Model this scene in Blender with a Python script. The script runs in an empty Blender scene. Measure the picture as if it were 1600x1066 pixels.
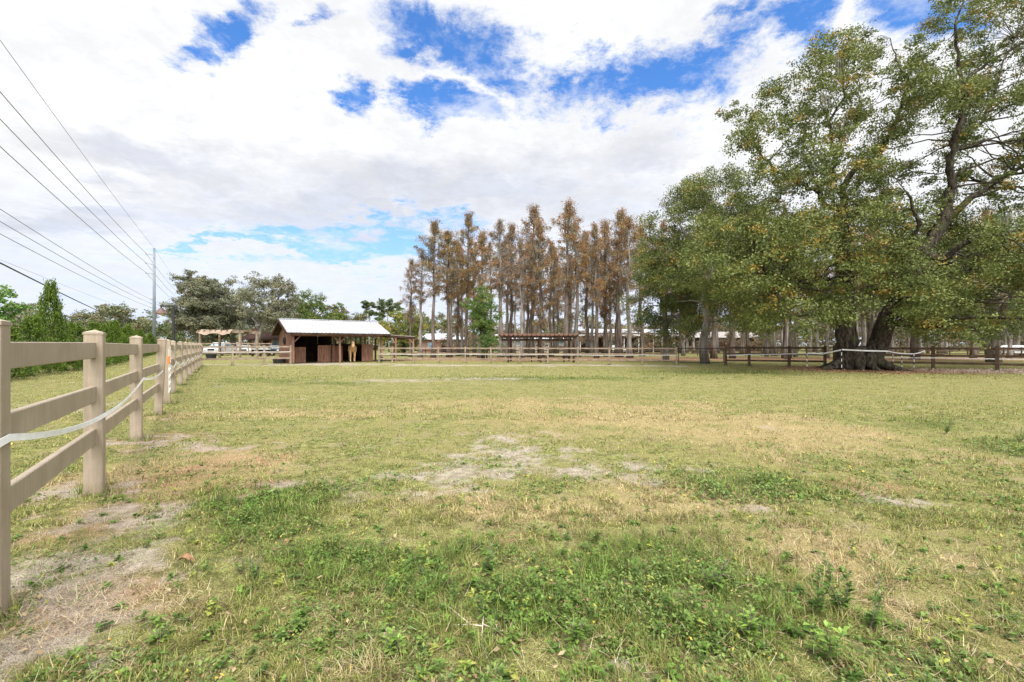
import bpy, math, random
import numpy as np
from mathutils import Vector, Matrix
random.seed(7); RNG = np.random.default_rng(7)
S = bpy.context.scene
C = S.collection
R = math.radians
F = 711.0; CAMH = 1.4          # focal length in photo pixels, eye height
# ------------------------------------------------------------------ camera
cam = bpy.data.cameras.new('camera'); co = bpy.data.objects.new('camera', cam); C.objects.link(co)
cam.lens = 16.0; cam.sensor_width = 36.0; cam.shift_y = 7/1600; cam.clip_end = 6000; cam.clip_start = .05
co.location = (0, 0, CAMH); co.rotation_euler = (R(90), 0, 0); S.camera = co
# ------------------------------------------------------------------ node helper
class N:
    def __init__(s, tree): s.t = tree
    def new(s, kind, **kw):
        n = s.t.nodes.new(kind)
        for k, v in kw.items(): setattr(n, k, v)
        return n
    def put(s, sock, v):
        if isinstance(v, bpy.types.NodeSocket): s.t.links.new(v, sock)
        elif v is not None:
            if isinstance(v, (tuple, list)) and len(v) == 3 and sock.type == 'RGBA': v = (*v, 1)
            sock.default_value = v
    def m(s, op, a, b=None, c=None, clamp=False):
        n = s.new('ShaderNodeMath', operation=op, use_clamp=clamp)
        s.put(n.inputs[0], a); s.put(n.inputs[1], b); s.put(n.inputs[2], c)
        return n.outputs[0]
    def mix(s, f, a, b, blend='MIX'):
        n = s.new('ShaderNodeMix', data_type='RGBA', blend_type=blend)
        s.put(n.inputs[0], f); s.put(n.inputs[6], a); s.put(n.inputs[7], b)
        return n.outputs[2]
    def noise(s, vec, scale, detail=4, rough=.55, dist=0.0, col=False):
        n = s.new('ShaderNodeTexNoise')
        s.put(n.inputs['Vector'], vec); s.put(n.inputs['Scale'], scale)
        s.put(n.inputs['Detail'], detail); s.put(n.inputs['Roughness'], rough); s.put(n.inputs['Distortion'], dist)
        return n.outputs[1 if col else 0]
    def ss(s, x, a, b):
        n = s.new('ShaderNodeMapRange', interpolation_type='SMOOTHSTEP')
        s.put(n.inputs[0], x); s.put(n.inputs[1], a); s.put(n.inputs[2], b); s.put(n.inputs[3], 0.0); s.put(n.inputs[4], 1.0)
        return n.outputs[0]
    def xyz(s, v):
        n = s.new('ShaderNodeSeparateXYZ'); s.put(n.inputs[0], v); return n.outputs
    def vec(s, x, y, z):
        n = s.new('ShaderNodeCombineXYZ'); s.put(n.inputs[0], x); s.put(n.inputs[1], y); s.put(n.inputs[2], z); return n.outputs[0]
# ------------------------------------------------------------------ world
SUN_EL, SUN_AZ = R(58), R(163)     # azimuth clockwise from +Y; 180 = behind the camera
w = bpy.data.worlds.new('World'); S.world = w; w.use_nodes = True
t = w.node_tree; t.nodes.clear(); n = N(t)
sky = n.new('ShaderNodeTexSky', sky_type='NISHITA', sun_disc=False, sun_elevation=SUN_EL, sun_rotation=SUN_AZ)
sky.air_density = 1.2; sky.dust_density = .6; sky.ozone_density = 3.0
d = n.new('ShaderNodeTexCoord').outputs['Generated']
X, Y, Z = n.xyz(d)
yy = n.m('MAXIMUM', Y, .08)
U = n.m('DIVIDE', X, yy); V = n.m('DIVIDE', Z, yy)
zz = n.m('ADD', n.m('MAXIMUM', Z, 0.0), .17)
P = n.vec(n.m('DIVIDE', X, zz), n.m('DIVIDE', Y, zz), 3.0)
big = n.noise(P, .9, 5, .5)
fine = n.noise(P, 3.0, 12, .70, .25)
wisps = n.noise(P, 11.0, 10, .72, .3)
warp = n.noise(P, 1.9, 9, .66, 0, True)
wx, wy, _ = n.xyz(warp)
Uw = n.m('ADD', U, n.m('MULTIPLY', n.m('SUBTRACT', wx, .5), .62))
Vw = n.m('ADD', V, n.m('MULTIPLY', n.m('SUBTRACT', wy, .5), .36))
def blob(px, py, rx, ry, slope=0.0, uu=Uw, vv=Vw):
    a = n.m('SUBTRACT', uu, (px-800)/F)
    b = n.m('SUBTRACT', vv, (540-py)/F)
    if slope: b = n.m('SUBTRACT', b, n.m('MULTIPLY', a, slope))
    a = n.m('DIVIDE', a, rx/F); b = n.m('DIVIDE', b, ry/F)
    q = n.m('ADD', n.m('MULTIPLY', a, a), n.m('MULTIPLY', b, b))
    return n.m('SUBTRACT', 1.0, n.m('SQRT', q))
holes = [(1005, 134, 175, 56, .12), (1105, 88, 85, 62, .5), (1215, 30, 70, 34, .2), (1135, 18, 60, 34, .5), (1440, 12, 80, 30, 0),
         (905, 130, 60, 50, 0), (650, 88, 52, 34, 0), (710, 45, 120, 52, -.2), (775, 95, 80, 32, -.3), (345, 30, 50, 28, .3), (290, 92, 38, 26, 0),
         (478, 12, 34, 20, 0), (578, 164, 34, 26, 0), (705, 158, 60, 24, 0), (640, 372, 110, 34, .05), (480, 366, 130, 16, 0),
         (545, 385, 170, 20, 0), (330, 382, 90, 12, 0)]
hm = None
for h in holes:
    b = blob(*h)
    hm = b if hm is None else n.m('MAXIMUM', hm, b)
# away from the view in front, the cloud deck opens by plain noise
backopen = n.ss(big, .58, .72)
infront = n.ss(Y, .05, .3)
hv = n.m('ADD', hm, n.m('ADD', n.m('MULTIPLY', n.m('SUBTRACT', fine, .5), 4.2), n.m('MULTIPLY', n.m('SUBTRACT', wisps, .5), 2.4)))
hole = n.m('MULTIPLY', n.ss(hv, -.48, .72), infront)
hole = n.m('MAXIMUM', hole, n.m('MULTIPLY', backopen, n.m('SUBTRACT', 1.0, infront)))
wisp = n.noise(P, 5.5, 8, .65, .2)
hole = n.m('MULTIPLY', hole, n.m('SUBTRACT', 1.0, n.m('MULTIPLY', n.ss(wisp, .48, .72), .6)))
# cloud brightness: white tops, grey undersides
gm = None
for h in [(960, 248, 190, 60, .1), (430, 318, 330, 62, 0), (700, 300, 420, 70, -.05), (220, 240, 300, 60, -.1), (130, 330, 210, 40, 0), (560, 345, 200, 26, -.08)]:
    b = n.m('MAXIMUM', blob(*h), 0.0)
    gm = b if gm is None else n.m('MAXIMUM', gm, b)
grey = n.m('ADD', n.m('MULTIPLY', n.ss(gm, 0, .85), .95), n.m('MULTIPLY', n.ss(big, .45, .7), .45))
grey = n.m('MULTIPLY', grey, n.m('ADD', .55, n.m('MULTIPLY', n.ss(fine, .35, .65), .6)), clamp=True)
cloud = n.mix(grey, (8.1, 8.15, 8.3), (5.7, 5.9, 6.5))
mot = n.m('ADD', .90, n.m('MULTIPLY', n.ss(n.m('ADD', fine, n.m('MULTIPLY', n.m('SUBTRACT', wisps, .5), .5)), .34, .66), .17))
cloud = n.mix(1.0, cloud, n.vec(mot, mot, mot), 'MULTIPLY')
low = n.ss(V, .46, .03)
cloud = n.mix(n.m('MULTIPLY', low, n.m('ADD', .35, n.m('MULTIPLY', n.ss(fine, .4, .62), .5))), cloud, (5.9, 6.8, 8.7))
blue = n.mix(1.0, sky.outputs[0], (.70, 1.22, 1.85), 'MULTIPLY')
blue = n.mix(n.m('MULTIPLY', n.ss(V, .42, .12), .72), blue, (4.3, 6.7, 9.8))
dt = n.new('ShaderNodeVectorMath', operation='DOT_PRODUCT'); n.put(dt.inputs[0], d)
dt.inputs[1].default_value = (math.sin(SUN_AZ)*math.cos(SUN_EL), math.cos(SUN_AZ)*math.cos(SUN_EL), math.sin(SUN_EL))
glow = n.m('ADD', 1.0, n.m('MULTIPLY', n.ss(dt.outputs['Value'], .35, 1.0), 2.8))   # cloud thins and brightens round the sun
cloud = n.mix(1.0, cloud, n.vec(glow, glow, glow), 'MULTIPLY')
col = n.mix(hole, cloud, blue)
bg = n.new('ShaderNodeBackground'); n.put(bg.inputs[0], col); bg.inputs[1].default_value = .1
out = n.new('ShaderNodeOutputWorld'); t.links.new(bg.outputs[0], out.inputs[0])
# ------------------------------------------------------------------ sun, exposure
sl = bpy.data.lights.new('sun', 'SUN'); so = bpy.data.objects.new('sun', sl); C.objects.link(so)
sl.energy = 2.3; sl.angle = R(20); sl.color = (1, .955, .89)
sd = Vector((math.sin(SUN_AZ)*math.cos(SUN_EL), math.cos(SUN_AZ)*math.cos(SUN_EL), math.sin(SUN_EL)))
so.rotation_euler = sd.to_track_quat('Z', 'Y').to_euler(); so.location = (0, 0, 60)
S.view_settings.view_transform = 'Standard'; S.view_settings.look = 'None'
S.view_settings.exposure = .36; S.view_settings.gamma = 1.0
S.cycles.max_bounces = 5; S.cycles.diffuse_bounces = 3; S.cycles.glossy_bounces = 2; S.cycles.transmission_bounces = 3
S.cycles.transparent_max_bounces = 6; S.cycles.caustics_reflective = False; S.cycles.caustics_refractive = False
# ------------------------------------------------------------------ numpy noise
def _hash(ix, iy, seed):
    h = (ix.astype(np.int64)*374761393 + iy.astype(np.int64)*668265263 + seed*974634777) & 0x7fffffff
    h = ((h ^ (h >> 13))*1274126177) & 0x7fffffff
    return ((h ^ (h >> 16)) & 0xffff)/65535.0
def vnoise(x, y, seed=0):
    ix = np.floor(x); iy = np.floor(y); fx = x-ix; fy = y-iy
    fx = fx*fx*(3-2*fx); fy = fy*fy*(3-2*fy)
    a = _hash(ix, iy, seed); b = _hash(ix+1, iy, seed); c = _hash(ix, iy+1, seed); e = _hash(ix+1, iy+1, seed)
    return (a*(1-fx)+b*fx)*(1-fy)+(c*(1-fx)+e*fx)*fy
def fbm(x, y, sc, seed=0, oct=4, rough=.5):
    v = 0; a = 1; tt = 0
    for o in range(oct):
        v = v + a*vnoise(x*sc+17.3*o, y*sc-9.1*o, seed+o); tt += a; a *= rough; sc *= 2.03
    return v/tt
def sstep(x, a, b):
    q = np.clip((x-a)/(b-a), 0, 1); return q*q*(3-2*q)
# ------------------------------------------------------------------ ground layout (metres)
def ell(x, y, px, py, rx, ry):
    """soft world ellipse lying on the ground"""
    Yc = F*CAMH/(py-540); Xc = (px-800)/F*Yc
    y0 = F*CAMH/(py-ry-540) if py-ry > 541 else 400; y1 = F*CAMH/(py+ry-540)
    ax = rx*Yc/F; ay = max((y0-y1)/2, .1); yc = (y0+y1)/2
    return 1-np.sqrt(((x-Xc)/ax)**2+((y-yc)/ay)**2)
def mx(x, y, L):
    v = np.full(np.shape(x), -9.0)
    for q in L: v = np.maximum(v, ell(x, y, *q))
    return v
OAKX, OAKY = 20.1, 26.4
def masks(x, y):
    n1 = fbm(x, y, .9, 3, 6, .66)-.5; n2 = fbm(x, y, 4.1, 11, 4, .7)-.5; n3 = fbm(x, y, .25, 21, 4)-.5
    s = mx(x, y, [(60, 930, 190, 90), (110, 1010, 200, 80), (220, 820, 110, 30), (180, 860, 130, 40), (60, 890, 120, 45), (90, 780, 110, 32), (240, 690, 60, 18),
                  (790, 716, 220, 34), (900, 742, 170, 26), (620, 775, 90, 18), (700, 745, 180, 24), (350, 700, 90, 8), (1000, 728, 120, 14), (1190, 795, 45, 12), (620, 740, 60, 10),
                  (1440, 785, 110, 10), (300, 1050, 90, 22), (640, 596, 120, 2.5), (760, 592, 90, 2), (1000, 1060, 60, 12), (60, 640, 80, 10)])
    sand = .92*sstep(s*.7+n1*2.4+n2*2.8, .05, .95)
    sand = np.maximum(sand, .8*sstep(n1*1.2+n2*1.3, .40, .62))
    # worn strip along the far fence, in front of the shed and beside the left fence
    fl = 35.0-.07*np.maximum(x+2, 0)-.012*np.maximum(x-8, 0)**2
    strip = 1-np.abs(y-(fl-2.2)+2.2*(fbm(x, y, .16, 51, 3)-.5))/(2.2+3*(fbm(x, y, .3, 53, 2)-.5))
    strip = np.where((x > -8.5) & (x < 12), strip, -1)
    sh = 1-np.sqrt(((x+13.5)/9.5)**2+((y-34.5)/3.4)**2)
    lane = 1-np.abs(y+ .0*x-33.2)/1.4; lane = np.where((x > -24) & (x < -14), lane, -1)
    sand = np.maximum(sand, sstep(np.maximum(np.maximum(strip, sh), lane)+n1*2.2+n2*1.2, .15, .8))
    dist = np.hypot(x-OAKX, y-OAKY)
    ring = sstep(1-dist/5.6+n1*1.0, .05, .5)
    rt = np.where((x > 22), 1-np.abs(y-(25.3-.05*(x-22)))/2.6, -1)
    leaves = sstep(rt+n1*1.0, .1, .55)                       # pale dead leaves to the right of the oak
    wood = sstep(1-np.abs(y-48)/11+n1*.9, .1, .6)*np.where((x > -11) & (x < 60), 1, 0)
    litter = np.maximum(ring*.9, wood*.95)
    dry = sstep(mx(x, y, [(900, 640, 400, 24), (760, 800, 330, 50), (1050, 780, 260, 50), (1350, 880, 330, 80), (1500, 1000, 230, 110), (1250, 690, 500, 40), (350, 720, 250, 30), (980, 660, 500, 24), (450, 650, 260, 12),
                          (250, 960, 160, 60), (200, 740, 160, 50), (560, 1060, 120, 26)])*.9+n1*1.5+n2*.9+n3*.8, .05, .8)
    red = sstep(mx(x, y, [(190, 780, 230, 110), (120, 960, 200, 90), (230, 690, 110, 40), (110, 840, 150, 40), (1350, 760, 160, 20), (800, 850, 60, 20)])+n1*2.0+n2*1.2, .3, .9)
    lush = sstep(mx(x, y, [(800, 970, 560, 110), (560, 880, 300, 60), (420, 830, 180, 50), (1120, 960, 260, 130), (520, 920, 260, 90), (1180, 760, 160, 26), (1460, 665, 100, 12), (420, 790, 180, 34),
                           (400, 596, 130, 6), (1120, 582, 160, 5), (860, 592, 200, 5), (1600, 700, 90, 25), (520, 600, 90, 4)])+n1*2.0+n2*1.4, -.1, .8)
    return sand, dry, lush, litter, red, leaves
def gz(x, y):
    near = np.clip(1-np.hypot(x, y)/40, 0, 1)
    return (fbm(x, y, 1.3, 5, 3)-.5)*.05*near+(fbm(x, y, .12, 8, 2)-.5)*.10*np.clip(1-np.hypot(x, y)/90, 0, 1)
# ------------------------------------------------------------------ meshes
def tag(o, label=None, cat=None, group=None, kind=None):
    if label: o['label'] = label
    if cat: o['category'] = cat
    if group: o['group'] = group
    if kind: o['kind'] = kind
    return o
def empty(name, loc, rz=0, parent=None):
    o = bpy.data.objects.new(name, None); C.objects.link(o); o.location = loc; o.rotation_euler = (0, 0, rz); o.empty_display_size = .3
    o.parent = parent
    return o
def np_mesh(name, v, quads, mat, col=None, smooth=False, tris=None):
    me = bpy.data.meshes.new(name)
    v = np.asarray(v, dtype=np.float32).reshape(-1, 3)
    loops = []; starts = []; k = 0
    if quads is not None and len(quads):
        q = np.asarray(quads, dtype=np.int32).reshape(-1, 4); loops.append(q.ravel()); starts.append(np.arange(len(q))*4); k = q.size
    if tris is not None and len(tris):
        q = np.asarray(tris, dtype=np.int32).reshape(-1, 3); loops.append(q.ravel()); starts.append(k+np.arange(len(q))*3)
    loops = np.concatenate(loops).astype(np.int32); starts = np.concatenate(starts).astype(np.int32)
    me.vertices.add(len(v)); me.vertices.foreach_set('co', v.ravel())
    me.loops.add(len(loops)); me.loops.foreach_set('vertex_index', loops)
    me.polygons.add(len(starts)); me.polygons.foreach_set('loop_start', starts)
    if smooth: me.polygons.foreach_set('use_smooth', np.ones(len(starts), dtype=bool))
    me.update(calc_edges=True)
    if col is not None:
        a = me.color_attributes.new('Col', 'FLOAT_COLOR', 'POINT')
        c = np.ones((len(v), 4), dtype=np.float32); c[:, :col.shape[1]] = col; a.data.foreach_set('color', c.ravel())
    me.materials.append(mat)
    return me
def link(me, name, parent=None, loc=(0, 0, 0), rz=0):
    o = bpy.data.objects.new(name, me); C.objects.link(o); o.location = loc; o.rotation_euler = (0, 0, rz)
    o.parent = parent
    return o
class MB:
    """collects boxes, tubes and prisms; build() links them as one mesh object"""
    def __init__(s): s.v = []; s.f = []
    def add(s, vs, fs):
        k = len(s.v); s.v += [tuple(p) for p in vs]; s.f += [tuple(i+k for i in f) for f in fs]; return s
    def box(s, c, size, rz=0, bev=0.0, tilt=None):
        hx, hy, hz = size[0]/2, size[1]/2, size[2]/2
        M = Matrix.Translation(c) @ Matrix.Rotation(rz, 4, 'Z')
        if tilt is not None: M = Matrix.Translation(c) @ tilt
        if bev <= 0:
            vs = [M @ Vector((sx*hx, sy*hy, sz*hz)) for sz in (-1, 1) for sx, sy in ((-1, -1), (1, -1), (1, 1), (-1, 1))]
            return s.add(vs, [(0, 3, 2, 1), (4, 5, 6, 7), (0, 1, 5, 4), (1, 2, 6, 5), (2, 3, 7, 6), (3, 0, 4, 7)])
        b = bev; ring = [(-hx+b, -hy), (hx-b, -hy), (hx, -hy+b), (hx, hy-b), (hx-b, hy), (-hx+b, hy), (-hx, hy-b), (-hx, -hy+b)]
        ins = [(max(-hx+b, min(hx-b, x)), max(-hy+b, min(hy-b, y))) for x, y in ring]
        vs = [M @ Vector((x, y, -hz)) for x, y in ins]+[M @ Vector((x, y, -hz+b)) for x, y in ring]+[M @ Vector((x, y, hz-b)) for x, y in ring]+[M @ Vector((x, y, hz)) for x, y in ins]
        fs = [(7, 6, 5, 4, 3, 2, 1, 0), tuple(24+i for i in range(8))]
        for L in range(3): fs += [(L*8+i, L*8+(i+1) % 8, L*8+8+(i+1) % 8, L*8+8+i) for i in range(8)]
        return s.add(vs, fs)
    def bar(s, a, b, w, h, bev=0.0):
        """box from a to b, w across, h high"""
        a = Vector(a); b = Vector(b); dd = b-a; L = dd.length; dd.normalize()
        up = Vector((0, 0, 1)) if abs(dd.z) < .95 else Vector((0, 1, 0))
        sd_ = up.cross(dd).normalized(); u2 = dd.cross(sd_)
        M = Matrix((dd, sd_, u2)).transposed().to_4x4()
        return s.box((a+b)/2, (L, w, h), 0, bev, M)
    def tube(s, pts, rad, k=8, cap=True):
        pts = [Vector(p) for p in pts]; rad = rad if hasattr(rad, '__len__') else [rad]*len(pts)
        base = len(s.v); ref = None
        for i, p in enumerate(pts):
            dd = (pts[min(i+1, len(pts)-1)]-pts[max(i-1, 0)]).normalized()
            if ref is None: ref = Vector((1, 0, 0)) if abs(dd.x) < .8 else Vector((0, 1, 0))
            a = (ref-dd*ref.dot(dd)).normalized(); ref = a; b = dd.cross(a)
            for j in range(k):
                q = 2*math.pi*j/k; s.v.append(tuple(p+(a*math.cos(q)+b*math.sin(q))*rad[i]))
        for i in range(len(pts)-1):
            for j in range(k):
                s.f.append((base+i*k+j, base+i*k+(j+1) % k, base+(i+1)*k+(j+1) % k, base+(i+1)*k+j))
        if cap: s.f.append(tuple(base+j for j in range(k))[::-1]); s.f.append(tuple(base+(len(pts)-1)*k+j for j in range(k)))
        return s
    def mesh(s, name, mat, smooth=False):
        me = bpy.data.meshes.new(name); me.from_pydata(s.v, [], s.f); me.materials.append(mat)
        if smooth: me.polygons.foreach_set('use_smooth', np.ones(len(me.polygons), dtype=bool))
        me.update(); return me
    def build(s, name, mat, parent=None, smooth=False):
        return link(s.mesh(name, mat, smooth), name, parent)
def at(px, py, Y): return Vector(((px-800)/F*Y, Y, CAMH-(py-540)/F*Y))
def copy_tree(o, loc, rz=0, sc=(1, 1, 1)):
    c = o.copy(); C.objects.link(c); c.location = loc; c.rotation_euler = (0, 0, rz); c.scale = sc
    for ch in o.children:
        e = ch.copy(); C.objects.link(e); e.parent = c
        for g in ch.children:
            h = g.copy(); C.objects.link(h); h.parent = e
    return c
# ------------------------------------------------------------------ materials
MAT = {}
def material(name, build, rough=.8, spec=.25, bump=None, bumpd=.01, trans=None, metal=0.0):
    m = bpy.data.materials.new(name); m.use_nodes = True; tr = m.node_tree; tr.nodes.clear(); q = N(tr)
    bs = q.new('ShaderNodeBsdfPrincipled'); o = q.new('ShaderNodeOutputMaterial')
    c = build(q); q.put(bs.inputs['Base Color'], c); bs.inputs['Roughness'].default_value = rough
    bs.inputs['Specular IOR Level'].default_value = spec; bs.inputs['Metallic'].default_value = metal
    if bump:
        bn = q.new('ShaderNodeBump'); bn.inputs['Distance'].default_value = bumpd; bn.inputs['Strength'].default_value = .8
        q.put(bn.inputs['Height'], bump(q)); tr.links.new(bn.outputs[0], bs.inputs['Normal'])
    if trans:
        tl = q.new('ShaderNodeBsdfTranslucent'); q.put(tl.inputs[0], c); ms = q.new('ShaderNodeMixShader'); ms.inputs[0].default_value = trans
        tr.links.new(bs.outputs[0], ms.inputs[1]); tr.links.new(tl.outputs[0], ms.inputs[2]); tr.links.new(ms.outputs[0], o.inputs[0])
    else: tr.links.new(bs.outputs[0], o.inputs[0])
    MAT[name] = m; return m
def obj_co(q): return q.new('ShaderNodeTexCoord').outputs['Object']
def two(a, b, scale, detail=4, lo=.35, hi=.65, stretch=None):
    def f(q):
        v = obj_co(q)
        if stretch:
            mp = q.new('ShaderNodeMapping'); mp.inputs['Scale'].default_value = stretch; q.put(mp.inputs[0], v); v = mp.outputs[0]
        return q.mix(q.ss(q.noise(v, scale, detail), lo, hi), a, b)
    return f
def stretched(scale, st, detail=4):
    def f(q):
        mp = q.new('ShaderNodeMapping'); mp.inputs['Scale'].default_value = st; q.put(mp.inputs[0], obj_co(q)); return q.noise(mp.outputs[0], scale, detail)
    return f
vcol = lambda q: (lambda a: a)(q.new('ShaderNodeVertexColor', layer_name='Col').outputs[0])
material('leaf', vcol, .55, .3, trans=.20)
material('leaf_far', vcol, .8, .1, trans=.15)
material('blade', vcol, .65, .2, trans=.25)
material('moss', vcol, .9, .05, trans=.2)
def brown_fence(q):
    v = obj_co(q); c = q.mix(q.ss(q.noise(v, 3, 5), .3, .7), (.31, .25, .18), (.39, .32, .24))
    z = q.xyz(v)[2]; dirt = q.m('MULTIPLY', q.ss(q.m('ADD', z, q.m('MULTIPLY', q.noise(v, 14, 4), .22)), .30, .06), .5)
    c = q.mix(dirt, c, (.26, .19, .13))
    mp = q.new('ShaderNodeMapping'); mp.inputs['Scale'].default_value = (60, 60, 3); q.put(mp.inputs[0], v)
    return q.mix(q.m('MULTIPLY', q.ss(q.noise(mp.outputs[0], 1, 6, .7), .42, .7), .5), c, (.22, .17, .12))
material('fence_tan', brown_fence, .55, .3, stretched(1, (40, 40, 3)), .0015)
material('fence_far', two((.22, .165, .12), (.33, .26, .195), 2.5), .85, .1)
material('fence_dark', two((.085, .055, .038), (.14, .095, .065), 2.5), .85, .1)
material('tape', two((.86, .86, .85), (.78, .77, .75), 9), .6, .3)
material('rope_grey', two((.60, .58, .54), (.45, .43, .40), 20), .7, .2)
def bark(q):
    v = obj_co(q); mp = q.new('ShaderNodeMapping'); mp.inputs['Scale'].default_value = (5, 5, 1.6); q.put(mp.inputs[0], v)
    c = q.mix(q.ss(q.noise(mp.outputs[0], 1.3, 8, .7), .38, .66), (.022, .017, .013), (.115, .095, .072))
    c = q.mix(q.m('MULTIPLY', q.ss(q.noise(v, 1.1, 5), .5, .68), .6), c, (.075, .08, .038))
    return q.mix(q.m('MULTIPLY', q.ss(q.noise(v, 2.9, 6), .64, .72), .5), c, (.25, .24, .21))
material('oak_bark', bark, .95, .1, stretched(3, (4, 4, 1.2), 8), .06)
material('cypress_bark', two((.075, .056, .043), (.225, .19, .16), 1.1, 5, .3, .7, (4, 4, .5)), .95, .05)
material('pale_bark', two((.14, .12, .105), (.34, .31, .275), 1.1, 5, .3, .7, (4, 4, .5)), .95, .05)
material('twig', two((.16, .13, .10), (.26, .23, .19), 3), .9, .05)
material('shed_wood', two((.15, .075, .048), (.27, .145, .098), 2.2, 5, .3, .7, (6, 6, .6)), .8, .15)
material('shed_post', two((.20, .105, .07), (.30, .175, .125), 2, 5, .3, .7, (6, 6, .6)), .8, .15)
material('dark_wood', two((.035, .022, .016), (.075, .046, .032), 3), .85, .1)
material('white_metal', two((.38, .40, .43), (.50, .515, .54), .9), .4, .5)
material('old_metal', two((.25, .22, .20), (.38, .34, .31), 2), .5, .4)
material('log', two((.22, .13, .07), (.32, .20, .115), 2), .8, .1)
material('shingle', two((.055, .032, .028), (.10, .06, .052), 3), .9, .1)
material('tan_cloth', two((.30, .22, .165), (.40, .31, .24), 1.5, 4, .3, .7, (1, 6, 1)), .9, .05, trans=.15)
material('black', two((.012, .012, .013), (.03, .03, .032), 6), .5, .4)
material('galvanised', two((.15, .18, .205), (.21, .24, .27), 1.5), .5, .4)
material('wire', two((.20, .21, .23), (.26, .27, .29), 2), .5, .3)
material('wire_dark', two((.02, .02, .022), (.04, .04, .04), 2), .5, .3)
material('lamp_black', two((.018, .019, .021), (.035, .035, .037), 6), .45, .4)
material('lamp_copper', two((.10, .055, .045), (.17, .10, .085), 6), .4, .5, metal=.3)
material('lamp_globe', two((.72, .56, .50), (.80, .66, .60), 6), .3, .5)
material('orange', two((.75, .22, .05), (.62, .18, .05), 12), .5, .3)
material('white_paint', two((.60, .60, .59), (.68, .68, .67), 3), .35, .5)
material('truck_paint', two((.55, .56, .55), (.62, .62, .60), 3), .3, .5)
material('glass', two((.10, .17, .21), (.28, .38, .44), 1.2), .12, .6)
material('rubber', two((.02, .02, .02), (.035, .035, .035), 6), .8, .2)
material('coat', two((.50, .29, .135), (.60, .38, .20), 4), .7, .2)
material('mane', two((.68, .58, .42), (.75, .66, .50), 9), .8, .1)
material('hoof', two((.10, .08, .06), (.14, .11, .09), 9), .6, .2)
material('dead_leaf', two((.24, .13, .07), (.34, .20, .11), 25), .8, .1)
material('driftwood', two((.50, .42, .32), (.66, .60, .50), 30), .8, .1)
material('brick_red', two((.20, .11, .08), (.26, .15, .11), 3), .85, .1)
def ground_col(q):
    a = q.new('ShaderNodeVertexColor', layer_name='Col'); b = q.new('ShaderNodeVertexColor', layer_name='Col2')
    sp = q.new('ShaderNodeSeparateColor'); q.put(sp.inputs[0], a.outputs[0]); sand, dry, lush = sp.outputs
    sp2 = q.new('ShaderNodeSeparateColor'); q.put(sp2.inputs[0], b.outputs[0]); litter, red, leaves = sp2.outputs
    v = obj_co(q)
    f1 = q.noise(v, 9, 9, .72); f2 = q.noise(v, 70, 7, .75); f3 = q.noise(v, 1.6, 6, .6); f4 = q.noise(v, .35, 4)
    g = q.mix(q.ss(f1, .36, .64), (.11, .11, .032), (.315, .325, .105))
    g = q.mix(q.ss(f3, .40, .66), g, q.mix(f2, (.33, .285, .125), (.23, .22, .065)))
    g = q.mix(q.m('MULTIPLY', q.ss(f2, .46, .62), .7), g, (.085, .068, .04))
    g = q.mix(q.m('MULTIPLY', q.ss(q.noise(v, 2.7, 8, .75), .50, .66), .5), g, (.30, .235, .165))
    g = q.mix(q.m('MULTIPLY', dry, .75), g, q.mix(q.ss(f1, .35, .65), (.44, .33, .18), (.27, .21, .09)))
    g = q.mix(q.m('MULTIPLY', lush, q.m('ADD', .35, q.m('MULTIPLY', q.ss(f1, .3, .7), .6))), g, q.mix(f2, (.055, .07, .018), (.15, .17, .045)))
    g = q.mix(q.m('MULTIPLY', red, q.m('ADD', .2, q.m('MULTIPLY', q.ss(f1, .4, .65), .6))), g, (.36, .20, .13))
    sn = q.mix(q.ss(f1, .35, .68), (.27, .22, .175), (.46, .40, .34))
    sn = q.mix(q.m('MULTIPLY', q.ss(f2, .55, .72), .5), sn, (.20, .15, .11))
    g = q.mix(q.m('MULTIPLY', sand, q.m('ADD', .45, q.m('MULTIPLY', q.ss(f3, .3, .6), .5))), g, sn)
    lt = q.mix(q.ss(f1, .4, .6), (.16, .085, .05), (.33, .19, .12))
    g = q.mix(q.m('MULTIPLY', litter, .88), g, lt)
    lv = q.mix(q.ss(f1, .42, .60), (.22, .13, .09), (.62, .49, .42))
    g = q.mix(q.m('MULTIPLY', leaves, .9), g, lv)
    sp_ = q.m('ADD', .45, q.m('MULTIPLY', q.ss(q.noise(v, 170, 3, .7), .36, .66), 1.0))
    return q.mix(1.0, g, q.vec(sp_, sp_, sp_), 'MULTIPLY')
material('ground', ground_col, .95, .08, lambda q: q.m('ADD', q.noise(obj_co(q), 22, 8, .7), q.noise(obj_co(q), 5, 4)), .035)
# ------------------------------------------------------------------ ground sheet
rows = np.concatenate([np.array([-400, -150, -60, -25, -10, -4, -1, 0, .6]), np.geomspace(1.0, 70, 330), np.geomspace(78, 3000, 26)])
cols = np.linspace(-1, 1, 421); cols = np.sign(cols)*np.abs(cols)**1.25
Wd = np.maximum(12, 1.75*np.abs(rows)+4)
gx = (cols[None, :]*Wd[:, None]); gy = np.repeat(rows[:, None], len(cols), 1)
gx, gy = gx.ravel(), gy.ravel()
mk = masks(gx, gy)
nr, nc = len(rows), len(cols)
ii = (np.arange(nr-1)[:, None]*nc+np.arange(nc-1)[None, :]).ravel()
gme = np_mesh('ground', np.stack([gx, gy, gz(gx, gy)-.004], 1), np.stack([ii, ii+1, ii+nc+1, ii+nc], 1), MAT['ground'], np.stack(mk[:3], 1), True)
a2 = gme.color_attributes.new('Col2', 'FLOAT_COLOR', 'POINT'); c2 = np.ones((len(gx), 4), dtype=np.float32); c2[:, :3] = np.stack(mk[3:], 1); a2.data.foreach_set('color', c2.ravel())
tag(link(gme, 'ground'), kind='structure')
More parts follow.
